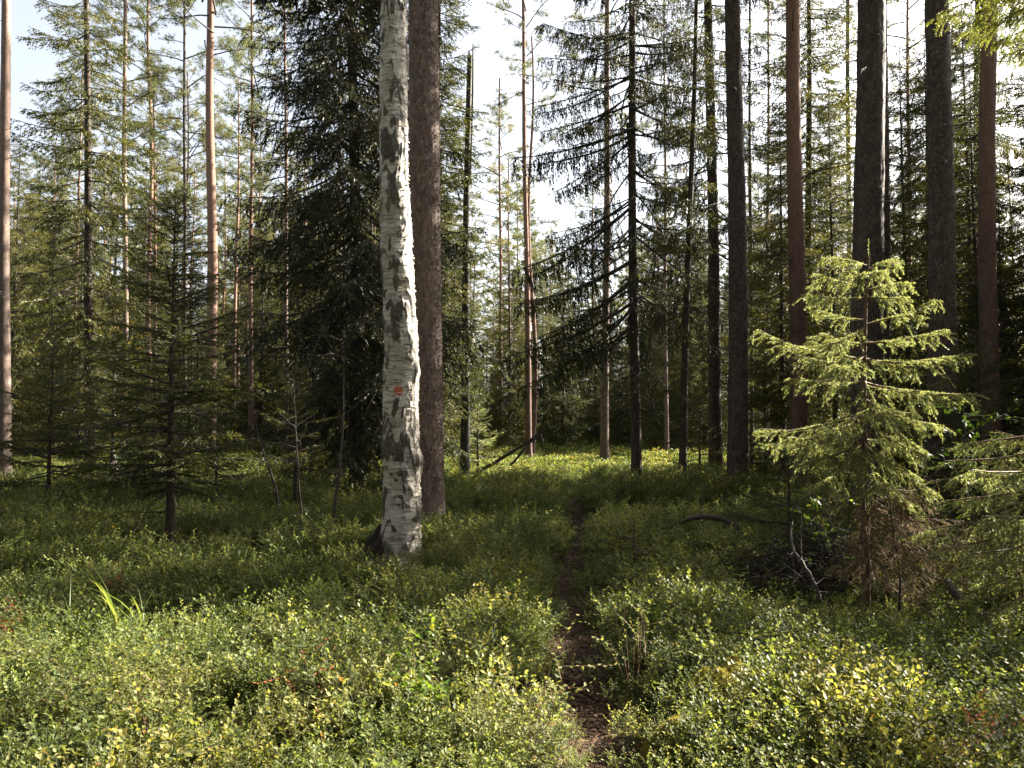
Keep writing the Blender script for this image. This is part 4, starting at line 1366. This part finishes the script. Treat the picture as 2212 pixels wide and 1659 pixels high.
def label_pending():
    cells = {}
    for what, px, y, o in PENDING:
        a = [m for m in MARKS if m[0] <= px]; b = [m for m in MARKS if m[0] > px]
        key = (what, a[-1][1] if a else None, b[0][1] if b else None)
        cells.setdefault(key, []).append((px, o))
    for (what, a, b), lst in cells.items():
        lst.sort(key=lambda q: q[0])
        where = 'between %s and %s' % (a, b) if a and b else ('left of %s' % b if b else 'right of %s' % a)
        for i, (px, o) in enumerate(lst):
            o['label'] = what + ' ' + where if len(lst) == 1 else '%s %s, %s from left' % (what, where, ordinal(i))
            if len(o['label'].split()) > 16:
                o['label'] = o['label'].replace(' middle-distance', '').replace('the ', '')


label_pending()

# trees added outside the frame, sunward and around the camera, to shade the floor
OFF = []
for b_ in (11.6,):
    for t_ in (15, 18.5, 22, 26, 30):
        t2 = t_ + (b_ * 1.7) % 2.1
        x_, y_ = t2 * SDX - b_ * SDY, t2 * SDY + b_ * SDX
        if x_ / y_ > 0.68:
            OFF.append(('spruce' if gF.random() < .7 else 'pine', x_ + gF.normal(0, .4), y_ + gF.normal(0, .4), gF.uniform(1.1, 1.5)))
OFF = [(k, x, y, (s if k == 'spruce' else s * .8)) for k, x, y, s in OFF]
for b_, h_ in ((.7, .42), (1.4, .40), (2.1, .40), (2.8, .39), (3.5, .38), (4.3, .36), (5.0, .38)):
    t_ = 9.6 + (b_ * 1.7) % .8
    OFF.append(('spruce', t_ * SDX - b_ * SDY, t_ * SDY + b_ * SDX, h_))
for b_, t_, h_ in ((5.35, 11.7, .52), (5.7, 13.4, .62), (6.2, 12.5, .64), (6.85, 13.3, .74), (6.6, 15.0, .80), (12.2, 13, .7), (13.4, 16, .8), (11, 17, .72)):
    OFF.append(('spruce', t_ * SDX - b_ * SDY, t_ * SDY + b_ * SDX, h_))
for b_, t_, h_, lb in ((8.75, 14.0, .78, 'bushy spruce filling the right edge behind the rightmost large trunk'), (9.9, 14.6, .76, 'dark spruce standing between the massive and the thick dark trunk'), (11.0, 15.4, .80, 'shaded spruce left of the massive trunk, behind the sunlit spruce')):
    place('spruce', t_ * SDX - b_ * SDY, t_ * SDY + b_ * SDX, h_, lb, 'spruces behind the right trunks', gF)
place('spruce', 12.6 * SDX - 7.75 * SDY, 12.6 * SDY + 7.75 * SDX, .60, 'middle-sized spruce at the right edge in front of the bushy one', 'spruces behind the right trunks', gF)
for b_, t_, h_ in ((7.2, 16.8, .9), (8.3, 17.5, .72)):
    OFF.append(('spruce', t_ * SDX - b_ * SDY, t_ * SDY + b_ * SDX, h_))
OFF += [('pine', 24 * SDX - 6.4 * SDY, 24 * SDY + 6.4 * SDX, .85), ('spruce', 9.9, 5.9, 1.0), ('spruce', 16, 8.0, 1.3), ('spruce', -6, -5, 1.3), ('spruce', 3, -8, 1.4), ('pine', -3, -10, 1.1), ('spruce', -9.5, 3, 1.2), ('pine', -11, 8, 1.0), ('spruce', -13, 13, 1.2), ('spruce', 10, -7, 1.4)]
k_ = 0
while k_ < 22:
    a_, r_ = gF.uniform(0, 2 * math.pi), math.sqrt(gF.uniform(6 ** 2, 17 ** 2))
    x_, y_ = r_ * math.cos(a_), r_ * math.sin(a_)
    if (y_ > -1.5 and abs(x_) - 3.8 < .66 * y_) or (x_ > 1.5 and beam(x_, y_) > -2.6) or (x_ < 0 and y_ > 0 and r_ < 8): continue
    OFF.append(('spruce' if gF.random() < .75 else 'pine', x_, y_, gF.uniform(1.4, 1.9))); k_ += 1
for k, x, y, s in OFF:
    place(k, x, y, s, 'tree added outside the picture to shade the forest floor', 'added shade trees outside the picture', gF)


# ------------------------------------------------------------------ small woody things
def branch_thing(name, pts, rads, label, cat, mat, twigs=0, seed=0, sides=6):
    pts = np.array(pts, float)
    o = pts[0].copy()
    mb = MB()
    t = np.linspace(0, 1, len(pts)); tt = np.linspace(0, 1, len(pts) * 4)
    P = np.stack([np.interp(tt, t, pts[:, k]) for k in range(3)], 1)
    k_ = np.ones(5) / 5
    P = np.stack([np.convolve(np.pad(P[:, k], 2, 'edge'), k_, 'valid') for k in range(3)], 1)
    g = np.random.default_rng(seed)
    P = P + g.normal(0, .004, P.shape)
    mb.tube(P - o, np.interp(tt, t, rads), sides, 0, cap=True)
    for q in range(twigs):
        i = g.integers(2, len(P) - 1)
        d2 = nrm(g.normal(0, 1, 3) + np.array([0, 0, .3])) * g.uniform(.1, .45)
        s = np.linspace(0, 1, 4)[:, None]
        mb.tube(P[i] - o + d2 * s + g.normal(0, .015, (4, 3)) * s, .006 * (1 - .8 * s[:, 0]), 3, 0)
    ob = mb.build(name, [mat])
    ob.location = o
    return tag(ob, label, cat)


branch_thing('fallen_branch', [pt(1008, 1030, 19.3), pt(1060, 1005, 19), pt(1130, 962, 18.6), pt(1195, 915, 18.3)], [.05, .045, .035, .015], 'long grey fallen branch leaning up right of the snag', 'branch', M_TWIG, 10, 1)
branch_thing('fallen_branch', [pt(1100, 1010, 18), pt(1125, 980, 18), pt(1150, 950, 18.1), pt(1180, 940, 18)], [.03, .03, .02, .01], 'short dark fallen branch under the long grey one', 'branch', M_TWIG, 8, 2)
branch_thing('fallen_branch', [pt(220, 1180, 9.8), pt(260, 1186, 9.7), pt(300, 1198, 9.6), pt(330, 1215, 9.5)], [.012, .018, .02, .015], 'pale stick lying left of the slender dark spruce', 'branch', M_TWIG_PALE, 4, 3)
branch_thing('arched_branch', [pt(1428, 1200, 9.3), pt(1432, 1160, 9.3), pt(1465, 1128, 9.2), pt(1520, 1112, 9.1), pt(1580, 1125, 9.0), pt(1608, 1165, 8.9), pt(1618, 1230, 8.8)], [.014, .018, .024, .030, .036, .040, .042], 'dark arched branch bowed over the shrubs left of the brush pile', 'branch', M_TWIG, 12, 4, 7)
branch_thing('dead_sapling', [pt(608, 1145, 11.5), pt(603, 1090, 11.5), pt(590, 1030, 11.5), pt(562, 960, 11.6), pt(545, 880, 11.7), pt(538, 790, 11.8)], [.022, .02, .017, .012, .007, .002], 'thin curved dead stem left of the dark spruce', 'dead stem', M_TWIG, 18, 5)
branch_thing('dead_sapling', [pt(648, 1215, 9.0), pt(652, 1120, 9.0), pt(645, 1020, 9.0), pt(638, 920, 9.1), pt(634, 800, 9.2)], [.013, .012, .009, .005, .0015], 'thin upright dead stem midway between curved stem and dark spruce', 'dead stem', M_TWIG, 18, 6)
branch_thing('dead_sapling', [pt(712, 1185, 10.0), pt(722, 1100, 10.0), pt(737, 1000, 10.1), pt(744, 860, 10.3), pt(742, 700, 10.5)], [.026, .023, .018, .010, .002], 'leaning dark stem close to the dark spruce trunk', 'dead stem', M_TWIG, 20, 7)
branch_thing('leaning_sapling', [pt(285, 1085, 15), pt(268, 1060, 15), pt(250, 1020, 15), pt(243, 960, 15)], [.05, .05, .04, .03], 'pale bent birch stem leaning at the foot of the low spruce', 'dead stem', M_TWIG_PALE, 2, 8)
branch_thing('fallen_branch', [pt(1775, 1300, 6.4) * [1, 1, .9], pt(1750, 1240, 6.5), pt(1705, 1180, 6.7), pt(1712, 1120, 6.9)], [.02, .018, .014, .008], 'thin dark branch rising from the brush pile', 'branch', M_TWIG, 10, 9)
branch_thing('fallen_log', [pt(2080, 1300, 5.9), pt(2060, 1275, 6.1), pt(2045, 1255, 6.3)], [.03, .035, .03], 'short mossy log piece under the right edge boughs', 'log', M_BURNT, 3, 10)


# brush pile of dark dead twigs around the foot of the sunlit spruce
def brush_pile():
    g = np.random.default_rng(91)
    c = gp(1780, 1290); d = c[1]
    o = np.array([c[0], d, gz(c[0], d)])
    root = thing('brush_pile', tuple(o), 'dark heap of dead twigs and uprooted soil left of the sunlit spruce stem', 'brush pile')
    cm = MB()
    u_ = np.linspace(0, 2 * math.pi, 36, endpoint=False); v_ = np.linspace(0, 1, 14)
    U, Vv = np.meshgrid(u_, v_); U, Vv = U.ravel(), Vv.ravel()
    rad = (1 - Vv ** 2) ** .6
    q = np.stack([np.cos(U) * rad, np.sin(U) * rad, Vv], 1)
    q = q * (1 + (fbm(q * 2.6 + 4, 3) - .5)[:, None] * .7) * np.array([.72, .42, .26]) + np.array([.05, .36, -.08])
    cm.add(q, grid_faces(14, 36), 0)
    cm.build('soil_core', [plain('upturned_soil', (.014, .009, .006), .95, .5, 25)], root)
    tw = MB()
    for k in range(1100):
        a = g.uniform(0, 6.28); r = g.uniform(0, .95)
        p = np.array([math.cos(a) * r * 1.15, .2 + math.sin(a) * r * .7, g.uniform(0, .68) * (1.1 - r * .8)])
        dd = nrm(np.array([g.normal(0, 1), g.normal(0, .7), g.normal(.15, .4)])) * g.uniform(.1, .5)
        s = np.linspace(0, 1, 5)[:, None]
        tw.tube(p + dd * s - np.array([0, 0, .12]) * s ** 2 + g.normal(0, .02, (5, 3)) * s, g.uniform(.002, .007) * (1 - .7 * s[:, 0]) + .0007, 3)
    tag(tw.build('twigs', [plain('dark_rotten_twig', (.024, .017, .012), .9, .6)], root), kind='stuff')
    nd = MB()
    for k in range(34):
        a = g.uniform(0, 6.28)
        p = np.array([math.cos(a) * .5, .2 + math.sin(a) * .35, g.uniform(.1, .45)])
        b = p + np.array([math.cos(a), math.sin(a) * .7, g.uniform(-.3, .1)]) * g.uniform(.3, .55)
        fine_branch(nd, p, b, g, .005, .05, 12, .3, .8, dens=130, var=(.3, .25))
    nd.build('low_green_twigs', [M_BROWNTWIG, M_NEEDLE], root)


brush_pile()
branch_thing('bark_slab', [pt(1628, 1308, 6.6), pt(1650, 1305, 6.6), pt(1672, 1300, 6.65)], [.02, .032, .012], 'pale grey wood chunk at the left foot of the brush pile', 'log', M_TWIG_PALE, 0, 12, 7)


# ------------------------------------------------------------------ bilberry cover
def berry_plant(seed, H=.30, nst=7, leaf=.020, per=26, spread=.16, hidensity=True):
    g = np.random.default_rng(seed)
    mb = MB()
    starts, dirs, lens = [], [], []
    for k in range(nst):
        a = g.uniform(0, 6.28); b = g.uniform(.05, .5)
        top = np.array([math.cos(a) * spread * b * 2.2, math.sin(a) * spread * b * 2.2, H * g.uniform(.6, 1.1)])
        s = np.linspace(0, 1, 4)[:, None]
        base = g.normal(0, .02, 3) * [1, 1, 0]
        p = base + top * s
        mb.tube(p, .0022 * (1 - .6 * s[:, 0]), 3, 0)
        for q in range(5):
            i = g.uniform(.5, 1)
            o = base + top * i
            d = nrm(np.array([math.cos(a), math.sin(a), 0]) * .5 + g.normal(0, .65, 3) + np.array([0, 0, .42]))
            starts.append(o); dirs.append(d); lens.append(g.uniform(.06, .15) * H / .26)
    starts = np.array(starts); dirs = np.array(dirs); lens = np.array(lens)
    for a, b, l in zip(starts, dirs, lens):
        mb.tube(np.array([a, a + b * l]), [.0014, .0006], 3, 0)
    n1 = per // 5 + 3
    i = np.repeat(np.arange(len(starts)), n1)
    u = np.tile(np.linspace(.1, 1, n1), len(starts))
    n = len(i)
    P = starts[i] + dirs[i] * (lens[i] * u)[:, None]
    sgn = np.where(np.arange(n) % 2, 1., -1.)[:, None]
    sd_ = nrm(np.cross(dirs[i], np.array([0, 0, 1.0]) + g.normal(0, .3, (n, 3))))
    d = nrm(dirs[i] * .7 + sd_ * sgn * .9 + g.normal(0, .25, (n, 3)))
    s = nrm(np.cross(d, np.array([0, 0, 1.0]) + g.normal(0, .35, (n, 3))))
    nn = np.cross(s, d)
    sz = (leaf * g.uniform(.65, 1.25, n))[:, None]
    va = np.clip(g.normal(.40, .09, n) + .22 * u + (g.random(n) < .02) * .5, 0, 1)
    m = P + d * sz * .5
    e1 = m + s * sz * .35 + nn * sz * .08; e2 = m - s * sz * .35 + nn * sz * .08
    mb.tris(P, e1, P + d * sz, 1, va)
    mb.tris(P, P + d * sz, e2, 1, va)
    return mb


def far_clump(seed, leaf=.05, n=230):
    g = np.random.default_rng(seed)
    mb = MB()
    a = g.uniform(0, 6.28, n); r = np.sqrt(g.random(n)) * .42
    z = g.uniform(.05, .30, n) * (1 - r * .8)
    P = np.stack([np.cos(a) * r, np.sin(a) * r, z], 1)
    d = nrm(g.normal(0, 1, (n, 3)) + [0, 0, .5]); s = nrm(np.cross(d, g.normal(0, 1, (n, 3))))
    sz = (leaf * g.uniform(.6, 1.3, n))[:, None]
    m = P + d * sz * .5
    va = np.clip(g.normal(.5, .22, n), 0, 1)
    mb.quads(P, m + s * sz * .33, P + d * sz, m - s * sz * .33, 1, va)
    mb.tube(np.array([[0, 0, 0], [0, 0, .1]]), [.003, .002], 3, 0)
    return mb


def source_collection(name, meshes):
    c = bpy.data.collections.new(name)
    for i, me in enumerate(meshes):
        o = bpy.data.objects.new('%s_%02d' % (name, i), me)
        c.objects.link(o)
    return c


def instancer(name, pts, rots, scl, idx, coll, label, cat=None):
    me = bpy.data.meshes.new(name)
    me.vertices.add(len(pts))
    me.vertices.foreach_set('co', np.asarray(pts, np.float32).ravel())
    for nm, ty, dat, key in (('rot', 'FLOAT_VECTOR', rots, 'vector'), ('scl', 'FLOAT', scl, 'value'), ('idx', 'INT', idx, 'value')):
        a = me.attributes.new(nm, ty, 'POINT')
        a.data.foreach_set(key, np.asarray(dat, np.int32 if ty == 'INT' else np.float32).ravel())
    ob = link(name, me)
    ng = bpy.data.node_groups.new(name + '_nodes', 'GeometryNodeTree')
    ng.interface.new_socket('Geometry', in_out='INPUT', socket_type='NodeSocketGeometry')
    ng.interface.new_socket('Geometry', in_out='OUTPUT', socket_type='NodeSocketGeometry')
    gi = ng.nodes.new('NodeGroupInput'); go = ng.nodes.new('NodeGroupOutput')
    ci = ng.nodes.new('GeometryNodeCollectionInfo')
    ci.inputs['Collection'].default_value = coll
    ci.inputs['Separate Children'].default_value = True
    ci.inputs['Reset Children'].default_value = True
    ip = ng.nodes.new('GeometryNodeInstanceOnPoints')
    ip.inputs['Pick Instance'].default_value = True

    def attr(nm, ty):
        n = ng.nodes.new('GeometryNodeInputNamedAttribute')
        n.data_type = ty
        n.inputs['Name'].default_value = nm
        return n.outputs['Attribute']
    L = ng.links.new
    L(gi.outputs[0], ip.inputs['Points']); L(ci.outputs[0], ip.inputs['Instance'])
    L(attr('idx', 'INT'), ip.inputs['Instance Index']); L(attr('rot', 'FLOAT_VECTOR'), ip.inputs['Rotation']); L(attr('scl', 'FLOAT'), ip.inputs['Scale'])
    L(ip.outputs[0], go.inputs[0])
    md = ob.modifiers.new('scatter', 'NODES')
    md.node_group = ng
    return tag(ob, label, cat, kind='stuff')


NEARP = [berry_plant(200 + k, H=[.19, .22, .25, .18, .22, .27][k], leaf=[.019, .021, .017, .022, .018, .023][k], nst=[8, 9, 8, 7, 10, 8][k]).mesh('bilberry', [M_STEM, M_BERRY]) for k in range(6)]
FARP = [far_clump(220 + k).mesh('bilberry_far', [M_BROWNTWIG, M_BERRY]) for k in range(3)]

gG = np.random.default_rng(900)


def scatter_ground(y0, y1, dens, margin, gen=gG):
    half = (CX / FPX) * 1.0
    area = (half * (y1 ** 2 - y0 ** 2) + 2 * margin * (y1 - y0))
    n = int(area * dens)
    y = gen.uniform(y0, y1, n * 2)
    x = gen.uniform(-(half * y1 + margin), half * y1 + margin, n * 2)
    keep = np.abs(x) < half * y + margin
    x, y = x[keep], y[keep]
    tot = (y1 - y0) * 2 * (half * y1 + margin)
    m = int(tot * dens * keep.mean())
    return x[:m], y[:m]


def dome(x, y, cell):
    """1 in the middle of a shrub, 0 in the gap between shrubs"""
    ix, iy = np.floor(x / cell).astype(int), np.floor(y / cell).astype(int)
    best = np.full(len(x), 9.0)
    for a in (-1, 0, 1):
        for b in (-1, 0, 1):
            cx_, cy_ = ix + a, iy + b
            ox = _tab[cx_ % 32, cy_ % 32, 3]; oy = _tab[cx_ % 32, cy_ % 32, 17]; rr = .75 + .6 * _tab[cx_ % 32, cy_ % 32, 9]
            best = np.minimum(best, np.hypot(x / cell - cx_ - ox, y / cell - cy_ - oy) / rr)
    return np.clip(1 - (best / .72) ** 2, 0, 1)


def lump(x, y):
    big = fbm(np.stack([x * .9, y * .9, x * 0 + 7.7], 1), 3)
    return np.clip((big - .3) / .4, 0, 1) * .35 + .45 * dome(x, y, .34) + .20 * dome(x + 3.1, y + 1.7, .8)


CLEAR = [(gp(1760, 1290)[0], gp(1760, 1290)[1] + .25, .75, .65), (at(850, 8.1), 7.9, .36, 1.2), (gp(1590, 1560)[0], gp(1590, 1560)[1] - .03, .27, .9), (gp(1520, 1640)[0], gp(1520, 1640)[1], .15, .8)]


def cover(bands, coll_n, name, coll, far=False, smin=.40, smax=1.45):
    pts, rots, scl, idx = [], [], [], []
    for (y0, y1, dens, mult) in bands:
        x, y = scatter_ground(y0, y1, dens, 1.6)
        pdv = path_dist(x, y)
        lim = .13 + .05 * np.sin(y * 5) + (0.05 if far else 0)
        ok = (pdv > lim * np.clip((26 - y) / 10, .2, 1))
        for ex, ey, er, fy in CLEAR:
            ok &= ((x - ex) / er) ** 2 + ((y - ey) / (er * fy)) ** 2 > gG.uniform(.5, 1.2, len(x))
        h = lump(x, y)
        ok &= (h > .22) | (gG.random(len(x)) < (.10 if not far else .8))
        x, y, h, pdv = x[ok], y[ok], h[ok], pdv[ok]
        s = mult * np.interp(h, [.15, .85], [smin, smax]) * gG.uniform(.8, 1.2, len(x))
        s = s * np.clip(.5 + (pdv - .15) * 1.6, .5, 1)
        z = ground_z(x, y) - .01
        pts.append(np.stack([x, y, z], 1)); scl.append(s)
        rots.append(np.stack([gG.normal(0, .16, len(x)), gG.normal(0, .16, len(x)), gG.uniform(0, 6.28, len(x))], 1))
        idx.append(gG.integers(0, coll_n, len(x)))
    return instancer(name, np.concatenate(pts), np.concatenate(rots), np.concatenate(scl), np.concatenate(idx), coll, 'dense low bilberry shrubs covering the forest floor' if not far else 'bilberry cover of the far forest floor and glade')


cover([(2.4, 7, 92, .86), (7, 12, 54, 1.0), (12, 20, 22, 1.3)], 6, 'bilberry_cover', source_collection('bilberry_plants', NEARP))
cover([(16, 32, 4.5, 1.0), (32, 70, 1.6, 1.4)], 3, 'far_bilberry_cover', source_collection('far_bilberry_plants', FARP), True, .75, 1.15)

# needle litter on the path
lt = MB()
g = np.random.default_rng(55)
n = 14000
seg = g.integers(0, len(PATH) - 4, n); u = g.random(n)[:, None]
p = PATH[seg] + (PATH[seg + 1] - PATH[seg]) * u + g.normal(0, .13, (n, 2))
z = ground_z(p[:, 0], p[:, 1]) - .05 * np.clip(1 - path_dist(p[:, 0], p[:, 1]) / .30, 0, 1)
P = np.stack([p[:, 0], p[:, 1], z + g.uniform(.002, .02, n)], 1)
d = nrm(g.normal(0, 1, (n, 3)) * [1, 1, .25]); s = nrm(np.cross(d, [0, 0, 1.0]))
l = g.uniform(.01, .045, (n, 1)); wd = np.where(g.random((n, 1)) < .25, l * .3, .0025)
lt.quads(P, P + d * l * .5 + s * wd, P + d * l, P + d * l * .5 - s * wd, 0, g.random(n))
tag(lt.build('needle_litter', [M_LITTER]), 'brown fallen needles and leaf bits on the footpath', kind='stuff')


# golden moss cushions in the sunny foreground
def moss(px, py, rx, ry, h, label, seed):
    g = np.random.default_rng(seed)
    c = gp(px, py)
    o = np.array([c[0], c[1], gz(c[0], c[1])])
    mb = MB()
    n = 22000
    a = g.uniform(0, 6.28, n); r = np.sqrt(g.random(n))
    hh = h * (1 - r ** 2) * (.25 + 1.5 * fbm(np.stack([np.cos(a) * r * 4, np.sin(a) * r * 4, 0 * a + seed], 1), 2))
    P = np.stack([np.cos(a) * r * rx, np.sin(a) * r * ry, hh], 1)
    d = nrm(g.normal(0, .8, (n, 3)) + [0, 0, .6]); s = nrm(np.cross(d, g.normal(0, 1, (n, 3))))
    mb.tris(P - s * .003, P + s * .003, P + d * g.uniform(.015, .03, (n, 1)), 0, g.random(n))
    ob = mb.build('moss_cushion', [M_MOSS]); ob.location = o
    tag(ob, label, 'moss')


moss(1590, 1560, .36, .32, .21, 'bright golden moss cushion right of the path in the foreground', 1)
moss(1690, 1600, .22, .18, .17, 'small golden moss patch right of the big cushion', 2)
moss(1520, 1640, .28, .22, .16, 'golden moss patch at the bottom edge right of the path', 3)


def grass(px, py, n, h, label, seed, cat='grass tuft'):
    g = np.random.default_rng(seed)
    c = gp(px, py)
    root = thing('grass_tuft', (c[0], c[1], gz(c[0], c[1])), label, cat)
    for k in range(n):
        a = g.uniform(0, 6.28); L = h * g.uniform(.75, 1.15); cur = g.uniform(.3, .8)
        t = np.linspace(0, 1, 9)
        out = (t ** 2.2) * cur * L
        zz = L * (t - .35 * cur * t ** 3)
        cx = np.stack([math.cos(a) * out + g.normal(0, .02), math.sin(a) * out + 0 * t, zz], 1)
        sd_ = np.array([-math.sin(a), math.cos(a), 0]) * .7 + np.array([.5, 0, 0])
        wv = (.009 * (1 - t ** 3) + .0005)[:, None] * sd_
        mb = MB()
        V = np.stack([cx - wv, cx + [0, 0, -.001], cx + wv], 1).reshape(-1, 3)
        f = [[i * 3 + j, i * 3 + j + 1, (i + 1) * 3 + j + 1, (i + 1) * 3 + j] for i in range(8) for j in range(2)]
        mb.add(V, f, 0, g.random())
        mb.build('blade', [M_GRASS], root)


grass(255, 1440, 6, .72, 'tall green grass blades rising from the sunlit shrubs at left', 1)
grass(310, 1425, 5, .6, 'arching grass blades just right of the tallest tuft at left', 2)
grass(588, 1370, 3, .62, 'single bent grass tuft left of centre, arching to the right', 3)
grass(1060, 1360, 4, .5, 'thin arching grass in the shade left of the footpath', 4)
grass(1400, 1450, 4, .62, 'thin drooping grass stalks just right of the footpath', 5)
grass(1350, 1075, 6, .55, 'far grass tuft in the sunny glade by the hanging-twig spruce', 6)
grass(150, 1420, 4, .5, 'low yellow-green grass blades at the far left of the sunny strip', 8)
grass(440, 1210, 5, .40, 'pale grass tuft right of the slender dark spruce foot', 7)


def sprig(px, py, H, label, seed, mat, name='bilberry_shrub', leaf=.026, nst=8, cat='shrub'):
    c = gp(px, py)
    mb = berry_plant(seed, H, nst, leaf, 30, .2)
    ob = mb.build(name, [M_BROWNTWIG, mat])
    ob.location = (c[0], c[1], gz(c[0], c[1]))
    tag(ob, label, cat)


sprig(110, 1660, .50, 'tall bright bilberry shrub in the lower left corner area', 301, M_BERRY)
sprig(330, 1690, .40, 'leafy bilberry shrub at the bottom edge right of the tallest', 302, M_BERRY)
sprig(1375, 1520, .48, 'yellow-green bilberry shrub just right of the footpath', 303, M_BERRY, leaf=.024)
sprig(1140, 1680, .40, 'sunlit bilberry shrub at the bottom edge left of the path', 304, M_BERRY)
sprig(920, 1620, .40, 'bright broad-leaved sprig in the foreground left of the footpath', 305, M_BROADLEAF, 'leafy_sprig', .04, 4, 'plant')
sprig(655, 1590, .34, 'reddish bilberry shrub in the left foreground', 306, M_RED, leaf=.018, nst=4)
sprig(60, 1440, .34, 'orange-tinted bilberry shrub at the left edge', 307, M_RED, leaf=.018, nst=4)
sprig(2080, 1680, .34, 'pale pink-brown bilberry shrub in the lower right corner', 308, M_RED, leaf=.02, nst=4)
sprig(235, 1360, .36, 'red-leaved bilberry shrub beside the tall grass at left', 309, M_RED, leaf=.018, nst=3)
